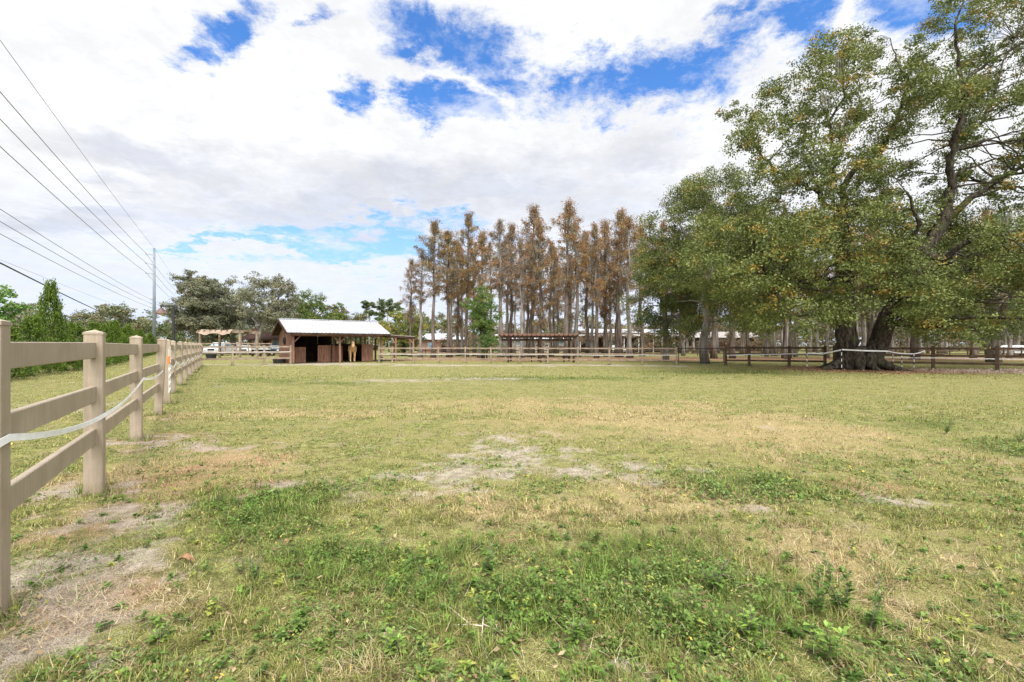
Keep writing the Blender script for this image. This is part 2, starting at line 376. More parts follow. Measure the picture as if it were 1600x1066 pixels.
# ------------------------------------------------------------------ grass
def ribbons(x, y, z, h, wd, lean, az, curl, col, segs=2):
    """blades: a ribbon of segs quads, narrowing to the tip, bending over by lean+curl"""
    n_ = len(x); ax = np.cos(az); ay = np.sin(az); px_, py_ = -ay, ax
    V_ = np.zeros((n_, (segs+1)*2, 3), dtype=np.float32); cx = np.zeros(n_); cz = np.zeros(n_)
    for k in range(segs+1):
        wk = wd*(1-.85*(k/segs)**1.5)/2
        V_[:, 2*k, 0] = x+ax*cx-px_*wk; V_[:, 2*k, 1] = y+ay*cx-py_*wk; V_[:, 2*k, 2] = z+cz
        V_[:, 2*k+1, 0] = x+ax*cx+px_*wk; V_[:, 2*k+1, 1] = y+ay*cx+py_*wk; V_[:, 2*k+1, 2] = z+cz
        ang = lean+curl*(k/segs); cx = cx+np.sin(ang)*h/segs; cz = cz+np.cos(ang)*h/segs
        cz = np.maximum(cz, -.5*h)
    b = (np.arange(n_)*(segs+1)*2)[:, None]
    Q = np.concatenate([b+np.array([2*k, 2*k+1, 2*k+3, 2*k+2]) for k in range(segs)], 0)
    return V_.reshape(-1, 3), Q, np.repeat(col, (segs+1)*2, 0)
def pick(n_, y0, y1, side=1.22):
    """positions thinning out with distance the way turf is seen"""
    u = RNG.random(n_); Y_ = 1/(1/y0+u*(1/y1-1/y0)); return (RNG.random(n_)*2-1)*(side*Y_+.5), Y_
def cmix(a, b, f): return np.asarray(a)[None, :]*(1-f[:, None])+np.asarray(b)[None, :]*f[:, None]
def lay_grass(name, n_, y0, y1, hs, ws, dens=1.0, tall=1.0, segs=2):
    x, y = pick(n_, y0, y1); sand, dry, lush, lit, red, lvs = masks(x, y)
    clump = fbm(x, y, 6.0, 31, 3); tuft = fbm(x, y, 19.0 if y1 < 5 else 9.0, 37, 2)
    keep = RNG.random(n_) < np.clip((1-.93*sand)*(1-.75*lit)*(1-.8*lvs)*(1-.55*red)*(.35+.9*sstep(clump, .35, .6)+.4*lush)*(.25+1.1*sstep(tuft, .36, .56)), 0, 1)*dens
    x, y, sand, dry, lush, red, clump, tuft = [q[keep] for q in (x, y, sand, dry, lush, red, clump, tuft)]
    n_ = len(x); r = RNG.random(n_); r2 = RNG.random(n_)
    isdry = r < (.34+.55*dry*(1-.6*lush)+.3*sand+.2*red-.26*lush)
    g = cmix((.085, .115, .022), (.335, .35, .095), np.clip(r2*.8+.35*(clump-.5)+.1, 0, 1))
    g = g*(1-.75*lush[:, None])+cmix((.045, .095, .016), (.20, .31, .055), r2)*.75*lush[:, None]
    dcol = cmix((.24, .175, .075), (.58, .47, .25), r2)
    rcol = cmix((.26, .13, .075), (.40, .24, .15), r2)
    dcol = np.where((RNG.random(n_) < red*.75)[:, None], rcol, dcol)
    col = np.where(isdry[:, None], dcol, g)*(.62+.75*sstep(tuft, .35, .7)*RNG.random(n_)**.5+.25*RNG.random(n_))[:, None]
    col[RNG.random(n_) < .10] = (.10, .07, .045)
    h = hs*(.4+1.0*RNG.random(n_)**1.7)*(.6+.75*lush*tall+.3*dry)*(.45+1.1*sstep(clump, .3, .7))*(1-.4*sand); wd = ws*(.6+.7*RNG.random(n_))
    lean = np.abs(RNG.normal(.75, .5, n_))+isdry*np.abs(RNG.normal(.45, .4, n_)); curl = RNG.random(n_)*1.3
    az = RNG.random(n_)*2*np.pi
    v, q, c = ribbons(x, y, gz(x, y)-.006, h, wd, np.minimum(lean, 1.5), az, curl, col, segs)
    tag(link(np_mesh(name, v, q, MAT['blade'], c), name), kind='stuff')
lay_grass('grass', 400000, 1.15, 3.8, .070, .0036, 1.0, 1.0, 3)
lay_grass('grass', 330000, 3.5, 9, .055, .0056, 1.0, .9)
lay_grass('grass', 270000, 8.5, 20, .055, .0105, 1.0, .8)
lay_grass('grass', 160000, 19, 58, .065, .026, 1.0, .8)
def lay_leafy(name, n_, y0, y1, size, high):
    """small broad weed leaves in patches"""
    x, y = pick(n_, y0, y1); sand, dry, lush, lit, red, lvs = masks(x, y)
    pt = fbm(x, y, 2.2, 77, 4, .6)
    keep = RNG.random(n_) < np.clip(sstep(pt, .42, .62)*(1-.75*sand)*(1-lit)*(1-lvs)*(.45+.9*lush-.3*dry), 0, 1)
    x, y, lush, pt = [q[keep] for q in (x, y, lush, pt)]; n_ = len(x); r = RNG.random(n_)
    z = gz(x, y)+high*(RNG.random(n_)**.8)*(.4+lush)*sstep(pt, .42, .7)
    L = size*(.5+RNG.random(n_)); az = RNG.random(n_)*6.283; ti = RNG.normal(0, .45, n_); ax = np.stack([np.cos(az)*np.cos(ti), np.sin(az)*np.cos(ti), np.sin(ti)], 1)
    ro = RNG.normal(0, .5, n_); sdv = np.stack([-np.sin(az)*np.cos(ro), np.cos(az)*np.cos(ro), np.sin(ro)], 1)
    c0 = np.stack([x, y, z], 1)
    v = np.stack([c0, c0+ax*(L*.5)[:, None]+sdv*(L*.26)[:, None], c0+ax*L[:, None], c0+ax*(L*.5)[:, None]-sdv*(L*.26)[:, None]], 1).reshape(-1, 3)
    col = cmix((.06, .105, .022), (.22, .30, .07), r); yl = RNG.random(n_) < .02; col[yl] = (.55, .42, .07)
    br = RNG.random(n_) < .10; col[br] = (.26, .17, .09)
    tag(link(np_mesh(name, v, np.arange(n_*4).reshape(-1, 4), MAT['leaf'], np.repeat(col, 4, 0)), name), kind='stuff')
lay_leafy('weeds', 210000, 1.15, 4.2, .019, .065)
lay_leafy('weeds', 130000, 4, 12, .032, .045)
def lay_plants(name, n_, y0, y1):
    """low weeds: narrow leaves set round short stems"""
    x, y = pick(n_, y0, y1); sand, dry, lush, lit, red, lvs = masks(x, y); pt = fbm(x, y, 1.6, 91, 4, .6)
    k = RNG.random(n_) < np.clip((.10+.9*lush*sstep(pt, .38, .6))*(1-.8*sand)*(1-lit), 0, 1); x, y, lush = x[k], y[k], lush[k]; m_ = len(x); per = 16
    H = (.03+.11*RNG.random(m_)**1.6)*(.5+.7*lush); tone = RNG.random(m_); kind_ = RNG.random(m_)
    X_, Y_, H, tone, kind_ = [np.repeat(q, per) for q in (x, y, H, tone, kind_)]; N_ = m_*per
    q = RNG.random(N_); az = RNG.random(N_)*6.283; L = (.018+.03*RNG.random(N_))*(1.15-.6*q)*np.where(kind_ < .5, 1.25, .9); wd = np.where(kind_ < .5, .17, .36); ti = RNG.normal(.35, .3, N_)
    ax = np.stack([np.cos(az)*np.cos(ti), np.sin(az)*np.cos(ti), np.sin(ti)], 1); sdv = np.stack([-np.sin(az), np.cos(az), RNG.normal(0, .3, N_)], 1)
    c0 = np.stack([X_+RNG.normal(0, .006, N_), Y_+RNG.normal(0, .006, N_), gz(X_, Y_)+H*q], 1); L = L[:, None]; wd = wd[:, None]
    tip = c0+ax*L; tip[:, 2] -= L[:, 0]*.25
    v = np.stack([c0, c0+ax*L*.45+sdv*L*wd, tip, c0+ax*L*.45-sdv*L*wd], 1).reshape(-1, 3)
    col = cmix((.045, .09, .018), (.19, .30, .05), np.clip(tone*.6+.4*q+RNG.normal(0, .08, N_), 0, 1)); yl = tone > .9; col[yl] = cmix((.22, .26, .04), (.36, .38, .08), RNG.random(yl.sum()))
    tag(link(np_mesh(name, v, np.arange(N_*4).reshape(-1, 4), MAT['leaf'], np.repeat(col, 4, 0)), name), kind='stuff')
lay_plants('weeds', 9000, 1.2, 5.5)
def lay_litter(name, n_, fx, size, cols_):
    x, y, k = fx(n_); x, y = x[k], y[k]; n_ = len(x); r = RNG.random(n_)
    L = size*(.5+RNG.random(n_)); az = RNG.random(n_)*6.283; ti = RNG.normal(0, .35, n_); ro = RNG.normal(0, .35, n_)
    ax = np.stack([np.cos(az)*np.cos(ti), np.sin(az)*np.cos(ti), np.sin(ti)], 1); sdv = np.stack([-np.sin(az)*np.cos(ro), np.cos(az)*np.cos(ro), np.sin(ro)], 1)
    c0 = np.stack([x, y, gz(x, y)+.012+.02*RNG.random(n_)], 1)
    v = np.stack([c0, c0+ax*(L*.5)[:, None]+sdv*(L*.3)[:, None], c0+ax*L[:, None], c0+ax*(L*.5)[:, None]-sdv*(L*.3)[:, None]], 1).reshape(-1, 3)
    tag(link(np_mesh(name, v, np.arange(n_*4).reshape(-1, 4), MAT['blade'], np.repeat(cmix(cols_[0], cols_[1], r), 4, 0)), name), kind='stuff')
def f_pale(n_):
    x = 14+RNG.random(n_)*40; y = 19+RNG.random(n_)*10; m_ = masks(x, y); return x, y, RNG.random(n_) < m_[5]
def f_ring(n_):
    x = OAKX+RNG.normal(0, 4.5, n_); y = OAKY+RNG.normal(0, 3.5, n_); m_ = masks(x, y); return x, y, RNG.random(n_) < m_[3]+.06
def f_field(n_):
    x, y = pick(n_, 1.2, 24); m_ = masks(x, y); return x, y, RNG.random(n_) < .12+.4*m_[4]
lay_litter('leaf_litter', 26000, f_pale, .11, ((.36, .25, .19), (.70, .58, .50)))
lay_litter('leaf_litter', 9000, f_ring, .09, ((.20, .10, .06), (.42, .25, .15)))
lay_litter('leaf_litter', 5500, f_field, .030, ((.20, .13, .07), (.50, .38, .22)))
def straw(n_):
    """thin dead stalks lying over the turf near the camera"""
    x, y = pick(n_, 1.15, 7); m_ = masks(x, y); k = RNG.random(n_) < (.05+.55*m_[1]+.25*m_[4]+.2*m_[0]); x, y = x[k], y[k]; n_ = len(x)
    col = cmix((.40, .31, .18), (.66, .57, .38), RNG.random(n_)); z = gz(x, y)+.005+.05*RNG.random(n_)**2
    v, q, c = ribbons(x, y, z, .03+.09*RNG.random(n_)**1.5, .0014+.0014*RNG.random(n_), 1.1+.35*RNG.random(n_), RNG.random(n_)*6.283, RNG.normal(0, .5, n_), col, 3)
    tag(link(np_mesh('dry_grass', v, q, MAT['blade'], c), 'dry_grass'), kind='stuff')
straw(70000)
# ------------------------------------------------------------------ leaf clouds
def leaf_quads(P_, size, col, up=0.0, asp=.55):
    """P_ (n,3) centres -> randomly turned leaf quads"""
    n_ = len(P_); a = RNG.normal(0, 1, (n_, 3)); a[:, 2] += up; a /= np.linalg.norm(a, axis=1)[:, None]
    b = RNG.normal(0, 1, (n_, 3)); b -= a*(a*b).sum(1)[:, None]; b /= np.linalg.norm(b, axis=1)[:, None]
    L = (size*(.6+.8*RNG.random(n_)))[:, None]
    v = np.stack([P_-a*L*.5, P_+b*L*asp*.5, P_+a*L*.5, P_-b*L*asp*.5], 1).reshape(-1, 3)
    return v, np.repeat(col, 4, 0)
def ball(n_): 
    q = RNG.normal(0, 1, (n_, 3)); q /= np.linalg.norm(q, axis=1)[:, None]; return q*(RNG.random(n_)**.45)[:, None]
def lobe_leaves(c, rad, sub, per, size, pal, flat=.8, up=0.0, spread=.34, asp=.55, droop=0.0):
    """a lobe: sub little sprays, each of per leaves"""
    c = np.asarray(c); sc_ = c+ball(sub)*np.array([rad, rad, rad*flat])
    base = RNG.random(sub); P_ = np.repeat(sc_, per, 0)+RNG.normal(0, 1, (sub*per, 3))*np.array([spread, spread, spread*.62])*rad*.55
    if droop: P_[:, 2] -= droop*RNG.random(len(P_))**2
    f = np.clip(np.repeat(base, per)*.7+RNG.random(sub*per)*.45-.08, 0, 1)
    k = np.repeat(RNG.random(sub), per)
    col = cmix(pal[0], pal[1], f); warm = (k < pal[3]); col[warm] = cmix(pal[2], pal[1], RNG.random(warm.sum())*.5)
    return leaf_quads(P_, size, col, up, asp)
def cloud_mesh(name, parts_, mat='leaf'):
    v = np.concatenate([p[0] for p in parts_]); c = np.concatenate([p[1] for p in parts_])
    return np_mesh(name, v, np.arange(len(v)).reshape(-1, 4), MAT[mat], c)
def wig(a, b, k, amp, rnd=random):
    a = Vector(a); b = Vector(b); L = (b-a).length; o = []
    for i in range(k+1):
        q = i/k; e = math.sin(q*math.pi)
        o.append(a.lerp(b, q)+Vector((rnd.gauss(0, amp), rnd.gauss(0, amp), rnd.gauss(0, amp*.6)+amp*.8))*e*L)
    return o
OAKPAL = ((.048, .078, .014), (.235, .255, .068), (.40, .25, .05), .07)
def broad_tree(name, label, cat, base, trunk_pts, lobes, pal, size, sub, per, bark_='oak_bark', tr=.35, group=None, flat=.8, mat='leaf', mossn=0, twigs=3):
    """trunk_pts: list of limbs (polyline, radii); lobes: (x,y,z,r) world"""
    root = empty(name, base); tag(root, label, cat, group); B = Vector(base)
    tb = MB(); nodes = []
    for pts, rad in trunk_pts:
        pts = [Vector(p)-B for p in pts]; tb.tube(pts, rad, 10); nodes += [(p, r_) for p, r_ in zip(pts, rad) if p.z > 1.9][1:]
    bb = tb; LP = []
    for (x, y, z, r_) in lobes:
        c = Vector((x, y, z))-B
        cand = sorted(nodes, key=lambda q: (q[0]-c).length+max(0, q[0].z-c.z)*.8)[0]
        st, sr = cand; r0 = min(sr*.5, .02+.022*(c-st).length)
        pth = wig(st, c, 5, .06); bb.tube(pth, [r0*(1-.75*i/5) for i in range(6)], 5, False)
        for k in range(twigs):
            e = c+Vector(ball(1)[0])*r_*.95; bb.tube(wig(pth[random.choice((3, 4, 5))], e, 3, .08), [r0*.32, r0*.25, r0*.18, .006], 4, False)
        LP.append(lobe_leaves(c, r_, int(sub*(r_**1.6)), per, size, pal, flat))
    bb.build('trunk', MAT[bark_], root, True)
    link(cloud_mesh('crown', LP, mat), 'crown', root)
    if mossn:
        m_ = []
        ls = [lobes[i] for i in RNG.integers(0, len(lobes), mossn)]
        link(moss_mesh([Vector((x+random.uniform(-r_, r_)*.8, y+random.uniform(-r_, r_)*.8, z-r_*.3))-B for x, y, z, r_ in ls]), 'spanish_moss', root)['kind'] = 'stuff'
    return root
def moss_mesh(pts, L0=1.3):
    x, y, z = [], [], []; L = []
    for p in pts:
        for k in range(26): x.append(p.x+random.gauss(0, .16)); y.append(p.y+random.gauss(0, .16)); z.append(p.z+random.gauss(0, .2)); L.append(L0*random.uniform(.3, 1))
    x, y, z, L = map(np.array, (x, y, z, L)); n_ = len(x)
    v, q, c = ribbons(x, y, z, L, .035+.03*RNG.random(n_), np.pi-.05-.2*RNG.random(n_), RNG.random(n_)*6.283, RNG.normal(0, .2, n_), cmix((.20, .19, .15), (.38, .36, .30), RNG.random(n_)), 3)
    return np_mesh('spanish_moss', v, q, MAT['moss'], c)
# the big oak, limbs given as px, py, metres nearer/farther than the trunk
def limb(pts, r0, r1):
    P_ = []; ctrl = [at(px-(9 if py > 480 else 4), py, OAKY+dy) for px, py, dy in pts]
    for i in range(len(ctrl)-1):
        a, b = ctrl[i], ctrl[i+1]
        for k in range(4):
            q = k/4; P_.append(a.lerp(b, q)+Vector((random.gauss(0, .05), random.gauss(0, .05), random.gauss(0, .04)))*(1 if (i+k) else 0))
    P_.append(ctrl[-1]); m_ = len(P_)-1
    return P_, [r0+(r1-r0)*(i/m_)**.85 for i in range(m_+1)]
oak_limbs = [
    limb([(1338, 582, 0), (1332, 545, 0), (1330, 500, .2), (1325, 455, .4), (1318, 420, .5), (1322, 370, .5), (1322, 325, .3)], .66, .22),
    limb([(1362, 582, 0), (1380, 540, -.2), (1400, 495, -.5), (1424, 440, -.9), (1445, 395, -1.2), (1478, 348, -1.4), (1490, 295, -1.5)], .58, .25),
    limb([(1322, 330, .3), (1296, 322, .2), (1277, 296, 0), (1246, 284, -.3), (1222, 268, -.7), (1188, 238, -1.4), (1160, 205, -2)], .18, .035),
    limb([(1296, 322, .2), (1275, 280, .8), (1258, 240, 1.4), (1262, 205, 2), (1250, 180, 2.3)], .09, .02),
    limb([(1322, 330, .3), (1322, 290, 0), (1345, 262, -.4), (1378, 240, -1), (1400, 200, -1.3), (1412, 172, -1.5), (1440, 155, -1.6), (1478, 138, -1.7)], .21, .04),
    limb([(1310, 280, 0), (1305, 230, -.8), (1300, 190, -1.3), (1322, 150, -1.7), (1315, 100, -2)], .11, .03),
    limb([(1412, 172, -1.5), (1425, 125, -1.2), (1405, 95, -.8), (1395, 60, -.4)], .09, .02),
    limb([(1490, 300, -1.5), (1488, 255, -1.8), (1498, 215, -2.2), (1512, 160, -2.6), (1518, 120, -2.8), (1560, 92, -3), (1610, 62, -3.2)], .2, .04),
    limb([(1498, 215, -2.2), (1488, 225, -1.2), (1540, 190, -1), (1560, 130, -.7), (1590, 60, 0)], .15, .03),
    limb([(1512, 160, -2.6), (1500, 100, -2.6), (1496, 40, -2.8), (1520, -30, -3)], .11, .03),
    limb([(1478, 348, -1.4), (1520, 310, .3), (1560, 280, 1), (1610, 255, 2), (1680, 235, 2.5)], .22, .05),
    limb([(1445, 395, -1.2), (1475, 410, -2), (1520, 372, -3), (1570, 365, -3.6), (1640, 350, -4)], .22, .05),
    limb([(1418, 450, -.9), (1450, 430, .8), (1470, 405, 2), (1520, 400, 3.2), (1580, 420, 4)], .18, .04),
    limb([(1325, 455, .4), (1290, 440, -1), (1230, 440, -2.2), (1180, 410, -3), (1130, 430, -3.4)], .2, .04),
    limb([(1320, 400, .5), (1280, 380, 2), (1230, 350, 3), (1170, 340, 3.6), (1120, 330, 4)], .15, .03),
    limb([(1330, 480, .2), (1310, 440, 2), (1350, 410, 3.4), (1390, 380, 4.4)], .2, .05),
    limb([(1424, 440, -.9), (1415, 400, -2.4), (1440, 350, -3.8), (1420, 300, -4.6)], .2, .05),
]
for k in range(11):   # root flare
    a = 6.283*k/11+random.uniform(-.2, .2); L = random.uniform(1.5, 2.2) if k % 3 else 2.6
    c = at(1341, 578, OAKY); c.z = 0; dv = Vector((math.cos(a), math.sin(a), 0))
    oak_limbs.append(([c+dv*.35+Vector((0, 0, 1.15)), c+dv*.75+Vector((0, 0, .55)), c+dv*L*.62+Vector((0, 0, .16)), c+dv*L+Vector((0, 0, -.06))], [.45, .36, .2, .06]))
def inpoly(px, py, poly):
    r_ = False; j = len(poly)-1
    for i in range(len(poly)):
        xi, yi = poly[i]; xj, yj = poly[j]
        if (yi > py) != (yj > py) and px < (xj-xi)*(py-yi)/(yj-yi)+xi: r_ = not r_
        j = i
    return r_
oak_poly = [(1135, 175), (1190, 155), (1245, 110), (1295, 62), (1335, 55), (1385, 75), (1435, 45), (1470, -20), (1560, -60), (1700, -60), (1760, 120), (1790, 300), (1740, 440), (1640, 515), (1500, 526), (1430, 520),
            (1405, 480), (1380, 455), (1340, 455), (1300, 505), (1200, 505), (1110, 495), (1080, 440), (1110, 330), (1180, 285), (1140, 225)]
gaps = [(1345, 215, 26), (1440, 235, 36), (1455, 185, 26), (1420, 300, 22), (1290, 225, 14), (1225, 225, 14), (1530, 250, 22), (1570, 190, 26), (1560, 150, 20), (1470, 90, 20), (1360, 130, 18), (1390, 250, 16), (1545, 330, 14),
        (1345, 495, 26), (1262, 150, 10), (1415, 90, 14), (1590, 110, 18), (1550, 50, 14)]
lobes = []; tries = 0
while len(lobes) < 480 and tries < 60000:
    tries += 1; px = random.uniform(1080, 1790); py = random.uniform(-60, 520)
    if not inpoly(px, py, oak_poly): continue
    low_ = py > 330; r_ = random.uniform(.85, 1.35) if low_ else random.uniform(.65, 1.1)
    if any(math.hypot(px-gx_, py-gy_) < gr*.85+r_*6 for gx_, gy_, gr in gaps): continue
    dy = random.uniform(-6, 6) if low_ else random.uniform(-5, 5)
    p = at(px, py, OAKY+dy*.9)
    if any((p-Vector(q[:3])).length < (.84 if low_ else .98) for q in lobes): continue
    lobes.append((p.x, p.y, p.z, r_))
broad_tree('oak_tree', 'huge spreading oak with twin dark trunks, white tape tied round them', 'tree', (OAKX, OAKY, 0), oak_limbs, lobes, OAKPAL, .125, 19, 40, mossn=20)
# oak neighbours
def auto_tree(name, label, base, H, Wx, pal, size, sub, per, nl, bark_='oak_bark', r0=.35, lowf=.25, cat='tree', group=None, flat=.8, mat='leaf', lr=(.9, 1.4), mossn=0, lean=0, twigs=3, seed=None):
    if seed is not None: random.seed(seed)
    B = Vector(base); top = B+Vector((lean, 0, H*.62))
    limbs = [(wig(B-Vector((0, 0, .1)), top, 6, .02), [r0*(1.25-.85*i/6) for i in range(7)])]
    for k in range(7):
        a = 6.283*k/7+random.uniform(-.4, .4); s = B.lerp(top, random.uniform(.35, .95))
        e = B+Vector((math.cos(a)*Wx*.33+lean, math.sin(a)*Wx*.33, H*random.uniform(.5, .9)))
        limbs.append((wig(s, e, 5, .05), [r0*.5*(1-.15*i) for i in range(6)]))
    L = []; tr_ = 0
    while len(L) < nl and tr_ < 4000:
        tr_ += 1; q = Vector(ball(1)[0]); zc = H*(lowf+(1-lowf)/2); hz = H*(1-lowf)/2
        p = B+Vector((q.x*Wx/2+lean, q.y*Wx/2, zc+q.z*hz)); r_ = random.uniform(*lr)
        if q.length < .35 and random.random() < .6: continue
        if any((p-Vector(w_[:3])).length < r_*.75 for w_ in L): continue
        L.append((p.x, p.y, p.z, r_))
    return broad_tree(name, label, cat, base, limbs, L, pal, size, sub, per, bark_, group=group, flat=flat, mat=mat, mossn=mossn, twigs=twigs)
def gpos(px, Y): return ((px-800)/F*Y, Y, 0)
auto_tree('oak_tree', 'bushy green and bronze oak beside the metal gate, left of the huge oak', gpos(1102, 35), 15.2, 10, OAKPAL, .13, 20, 50, 62, 'pale_bark', .3, .13, mossn=10, seed=5)
auto_tree('oak_tree', 'smaller leafy oak in front of the last rust-brown cypresses', gpos(1040, 40), 11.6, 6.6, ((.06, .095, .025), (.21, .26, .08), (.40, .27, .07), .12), .13, 17, 46, 44, 'pale_bark', .25, .13, mossn=8, seed=9)
auto_tree('oak_tree', 'mossy oak with grey strands behind the dark fence at the right edge', gpos(1553, 38), 13.5, 15, ((.06, .10, .03), (.22, .27, .09), (.45, .30, .07), .14), .14, 16, 46, 62, 'cypress_bark', .42, .13, mossn=34, seed=13)
auto_tree('oak_tree', 'dull green oak half hidden behind the twin trunks', gpos(1430, 46), 14, 13, ((.05, .08, .03), (.17, .20, .08), (.36, .26, .08), .1), .16, 13, 42, 50, 'cypress_bark', .35, .16, mossn=20, seed=17)
auto_tree('oak_tree', 'dark green oak standing behind the field past the gate', gpos(1230, 50), 14.5, 13, ((.045, .075, .025), (.16, .20, .07), (.36, .26, .08), .1), .16, 13, 42, 46, 'cypress_bark', .35, .2, mossn=20, seed=19)
# ------------------------------------------------------------------ cypresses
RUST = ((.14, .088, .048), (.44, .24, .11), (.22, .21, .09), .3)
GREYB = ((.12, .10, .075), (.33, .26, .18), (.38, .20, .09), .35)
OLIVE = ((.10, .08, .035), (.29, .21, .09), (.38, .20, .08), .28)
def cypress_proto(name, pal, dens, low_, wide, bark_, seed):
    random.seed(seed); H = 17.0; root = empty(name, (0, -500, 0))
    tp = wig((0, 0, -.1), (random.uniform(-.4, .4), random.uniform(-.4, .4), H*.97), 9, .008)
    tb = MB().tube(tp, [.46, .27, .24, .22, .19, .17, .14, .11, .07, .02], 9)
    bb = tb; LP = []; mp = []
    for k in range(dens):
        q = low_+(1-low_)*(k+random.random())/dens; z = H*q
        i = min(int(q*9), 8); c = tp[i].lerp(tp[i+1], q*9-i) if q*9 < 9 else tp[-1]
        prof = math.sin(min(1, (q-low_)/(1-low_)*1.02+.12)*math.pi)**.6*(.55+.6*q)
        r_ = wide*prof*random.uniform(.3, 1.25)*(.75+.5*q); a = random.uniform(0, 6.283)
        e = Vector((c.x+math.cos(a)*r_, c.y+math.sin(a)*r_, z+r_*random.uniform(-.05, .5)))
        bb.tube(wig(c, e, 4, .06), [.06, .045, .032, .02, .01], 4, False)
        LP.append(lobe_leaves(e, random.uniform(.4, .8)*(.7+.4*wide/2), 10, 16, .15, pal, .42, 0, .4, .42, .35))
        if random.random() < .35: LP.append(lobe_leaves(c.lerp(e, .5), .45, 6, 14, .15, pal, .55, 0, .45, .42, .4))
        if random.random() < .55: mp.append(c.lerp(e, random.uniform(.3, .9)))
    for k in range(16):     # bare stubs below the crown
        q = random.uniform(.2, low_+.15); i = min(int(q*9), 8); c = tp[i].lerp(tp[i+1], q*9-i); a = random.uniform(0, 6.283); r_ = random.uniform(.4, 1.3)
        bb.tube(wig(c, c+Vector((math.cos(a)*r_, math.sin(a)*r_, r_*random.uniform(-.1, .5))), 3, .08), [.035, .025, .018, .008], 4, False)
    bb.build('trunk', MAT[bark_], root, True)
    link(cloud_mesh('crown', LP, 'leaf_far'), 'crown', root)
    if mp: link(moss_mesh(mp, 1.5), 'spanish_moss', root)['kind'] = 'stuff'
    return root
protos = [cypress_proto('cypress_tree', RUST, 58, .42, 2.1, 'cypress_bark', 101), cypress_proto('cypress_tree', GREYB, 62, .36, 1.9, 'cypress_bark', 102),
          cypress_proto('cypress_tree', OLIVE, 60, .45, 2.2, 'cypress_bark', 103), cypress_proto('cypress_tree', RUST, 36, .55, 1.7, 'pale_bark', 104),
          cypress_proto('cypress_tree', GREYB, 34, .5, 1.5, 'pale_bark', 105), cypress_proto('cypress_tree', RUST, 70, .25, 1.8, 'cypress_bark', 106)]
ORD = ['', 'first', 'second', 'third', 'fourth', 'fifth', 'sixth', 'seventh', 'eighth', 'ninth', 'tenth', 'eleventh', 'twelfth', 'thirteenth', 'fourteenth', 'fifteenth', 'sixteenth', 'seventeenth', 'eighteenth', 'nineteenth', 'twentieth']
TENS = ['', '', 'twenty', 'thirty', 'forty', 'fifty', 'sixty', 'seventy', 'eighty', 'ninety']
def ordn(k):
    if k <= 20: return ORD[k]
    if k >= 100: return 'hundredth' if k == 100 else 'hundred and '+ordn(k-100)
    a, b = divmod(k, 10)
    return (TENS[a][:-1]+'ieth') if b == 0 else TENS[a]+'-'+ORD[b]
front = [  # px, top py, Y, proto, width
    (641, 404, 56, 1, .8), (657, 388, 54, 4, 1), (677, 342, 52, 2, .85), (702, 358, 54, 2, 1.05), (716, 375, 60, 5, .9), (729, 330, 56, 2, .75), (750, 362, 52, 5, 1.05), (741, 390, 60, 1, .9),
    (782, 345, 54, 4, 1.0), (797, 348, 60, 1, .9), (816, 372, 52, 4, .9), (830, 320, 56, 1, 1.05), (846, 344, 52, 5, 1.0), (861, 380, 60, 0, .9), (885, 315, 50, 0, 1.0), (903, 345, 56, 3, 1.0),
    (918, 360, 62, 1, .9), (932, 350, 50, 0, .85), (948, 345, 58, 5, .9), (968, 328, 54, 0, 1.1), (984, 340, 50, 3, 1.05), (1003, 352, 60, 0, 1.0), (1040, 345, 48, 3, .9)]
kinds_ = {0: 'rust-brown', 1: 'grey-brown', 2: 'olive-brown', 3: 'thin rust-brown', 4: 'thin grey', 5: 'orange-brown'}
allc = []
for px, ty, Y_, pi, wf in front: allc.append((px, Y_, (CAMH+(540-ty)/F*Y_)/17.0, pi, wf, 'stand'))
random.seed(55)
for k in range(20): allc.append((random.uniform(700, 1040), random.uniform(58, 84), random.uniform(.85, 1.08), random.choice((0, 1, 3, 4)), random.uniform(.8, 1), 'stand'))
for k in range(100):
    px = random.uniform(1045, 1760); allc.append((px, random.uniform(46, 100), random.uniform(.75, 1.05), random.choice((3, 4, 1, 0)), random.uniform(.6, 1.1), 'grove'))
# pull pairs apart that would stand in one another
placed = []
for c in allc:
    x = (c[0]-800)/F*c[1]
    if c[5] == 'grove' and (any(math.hypot(x-a, c[1]-b) < 1.3 for a, b in placed)): continue
    placed.append((x, c[1]))
    c += (x,)
    placed[-1] = (x, c[1])
    if len(placed): pass
    allc[allc.index(c[:-1])] = c
allc = [c for c in allc if len(c) == 7]
cnt = {'stand': 0, 'grove': 0}; used = set()
for c in sorted(allc, key=lambda q: q[0]):
    px, Y_, sc, pi, wf, grp, x = c; cnt[grp] += 1; k = cnt[grp]; src = protos[pi]
    if pi not in used:
        used.add(pi); o = src; o.location = (x, Y_, 0); o.rotation_euler = (0, 0, random.uniform(0, 6.28)); o.scale = (sc*wf, sc*wf, sc)
    else: o = copy_tree(src, (x, Y_, 0), random.uniform(0, 6.28), (sc*wf, sc*wf, sc))
    if grp == 'stand': tag(o, f'{kinds_[pi]} bald cypress with tall bare trunk, {ordn(k)} from the left in the brown stand', 'tree', 'tall brown cypresses behind the slatted pergola')
    else: tag(o, f'{"pale" if pi in (3, 4) else "brown"} straight cypress trunk, {ordn(k)} from the left in the grove behind the dark fence', 'tree', 'cypress grove behind the right-hand fence')
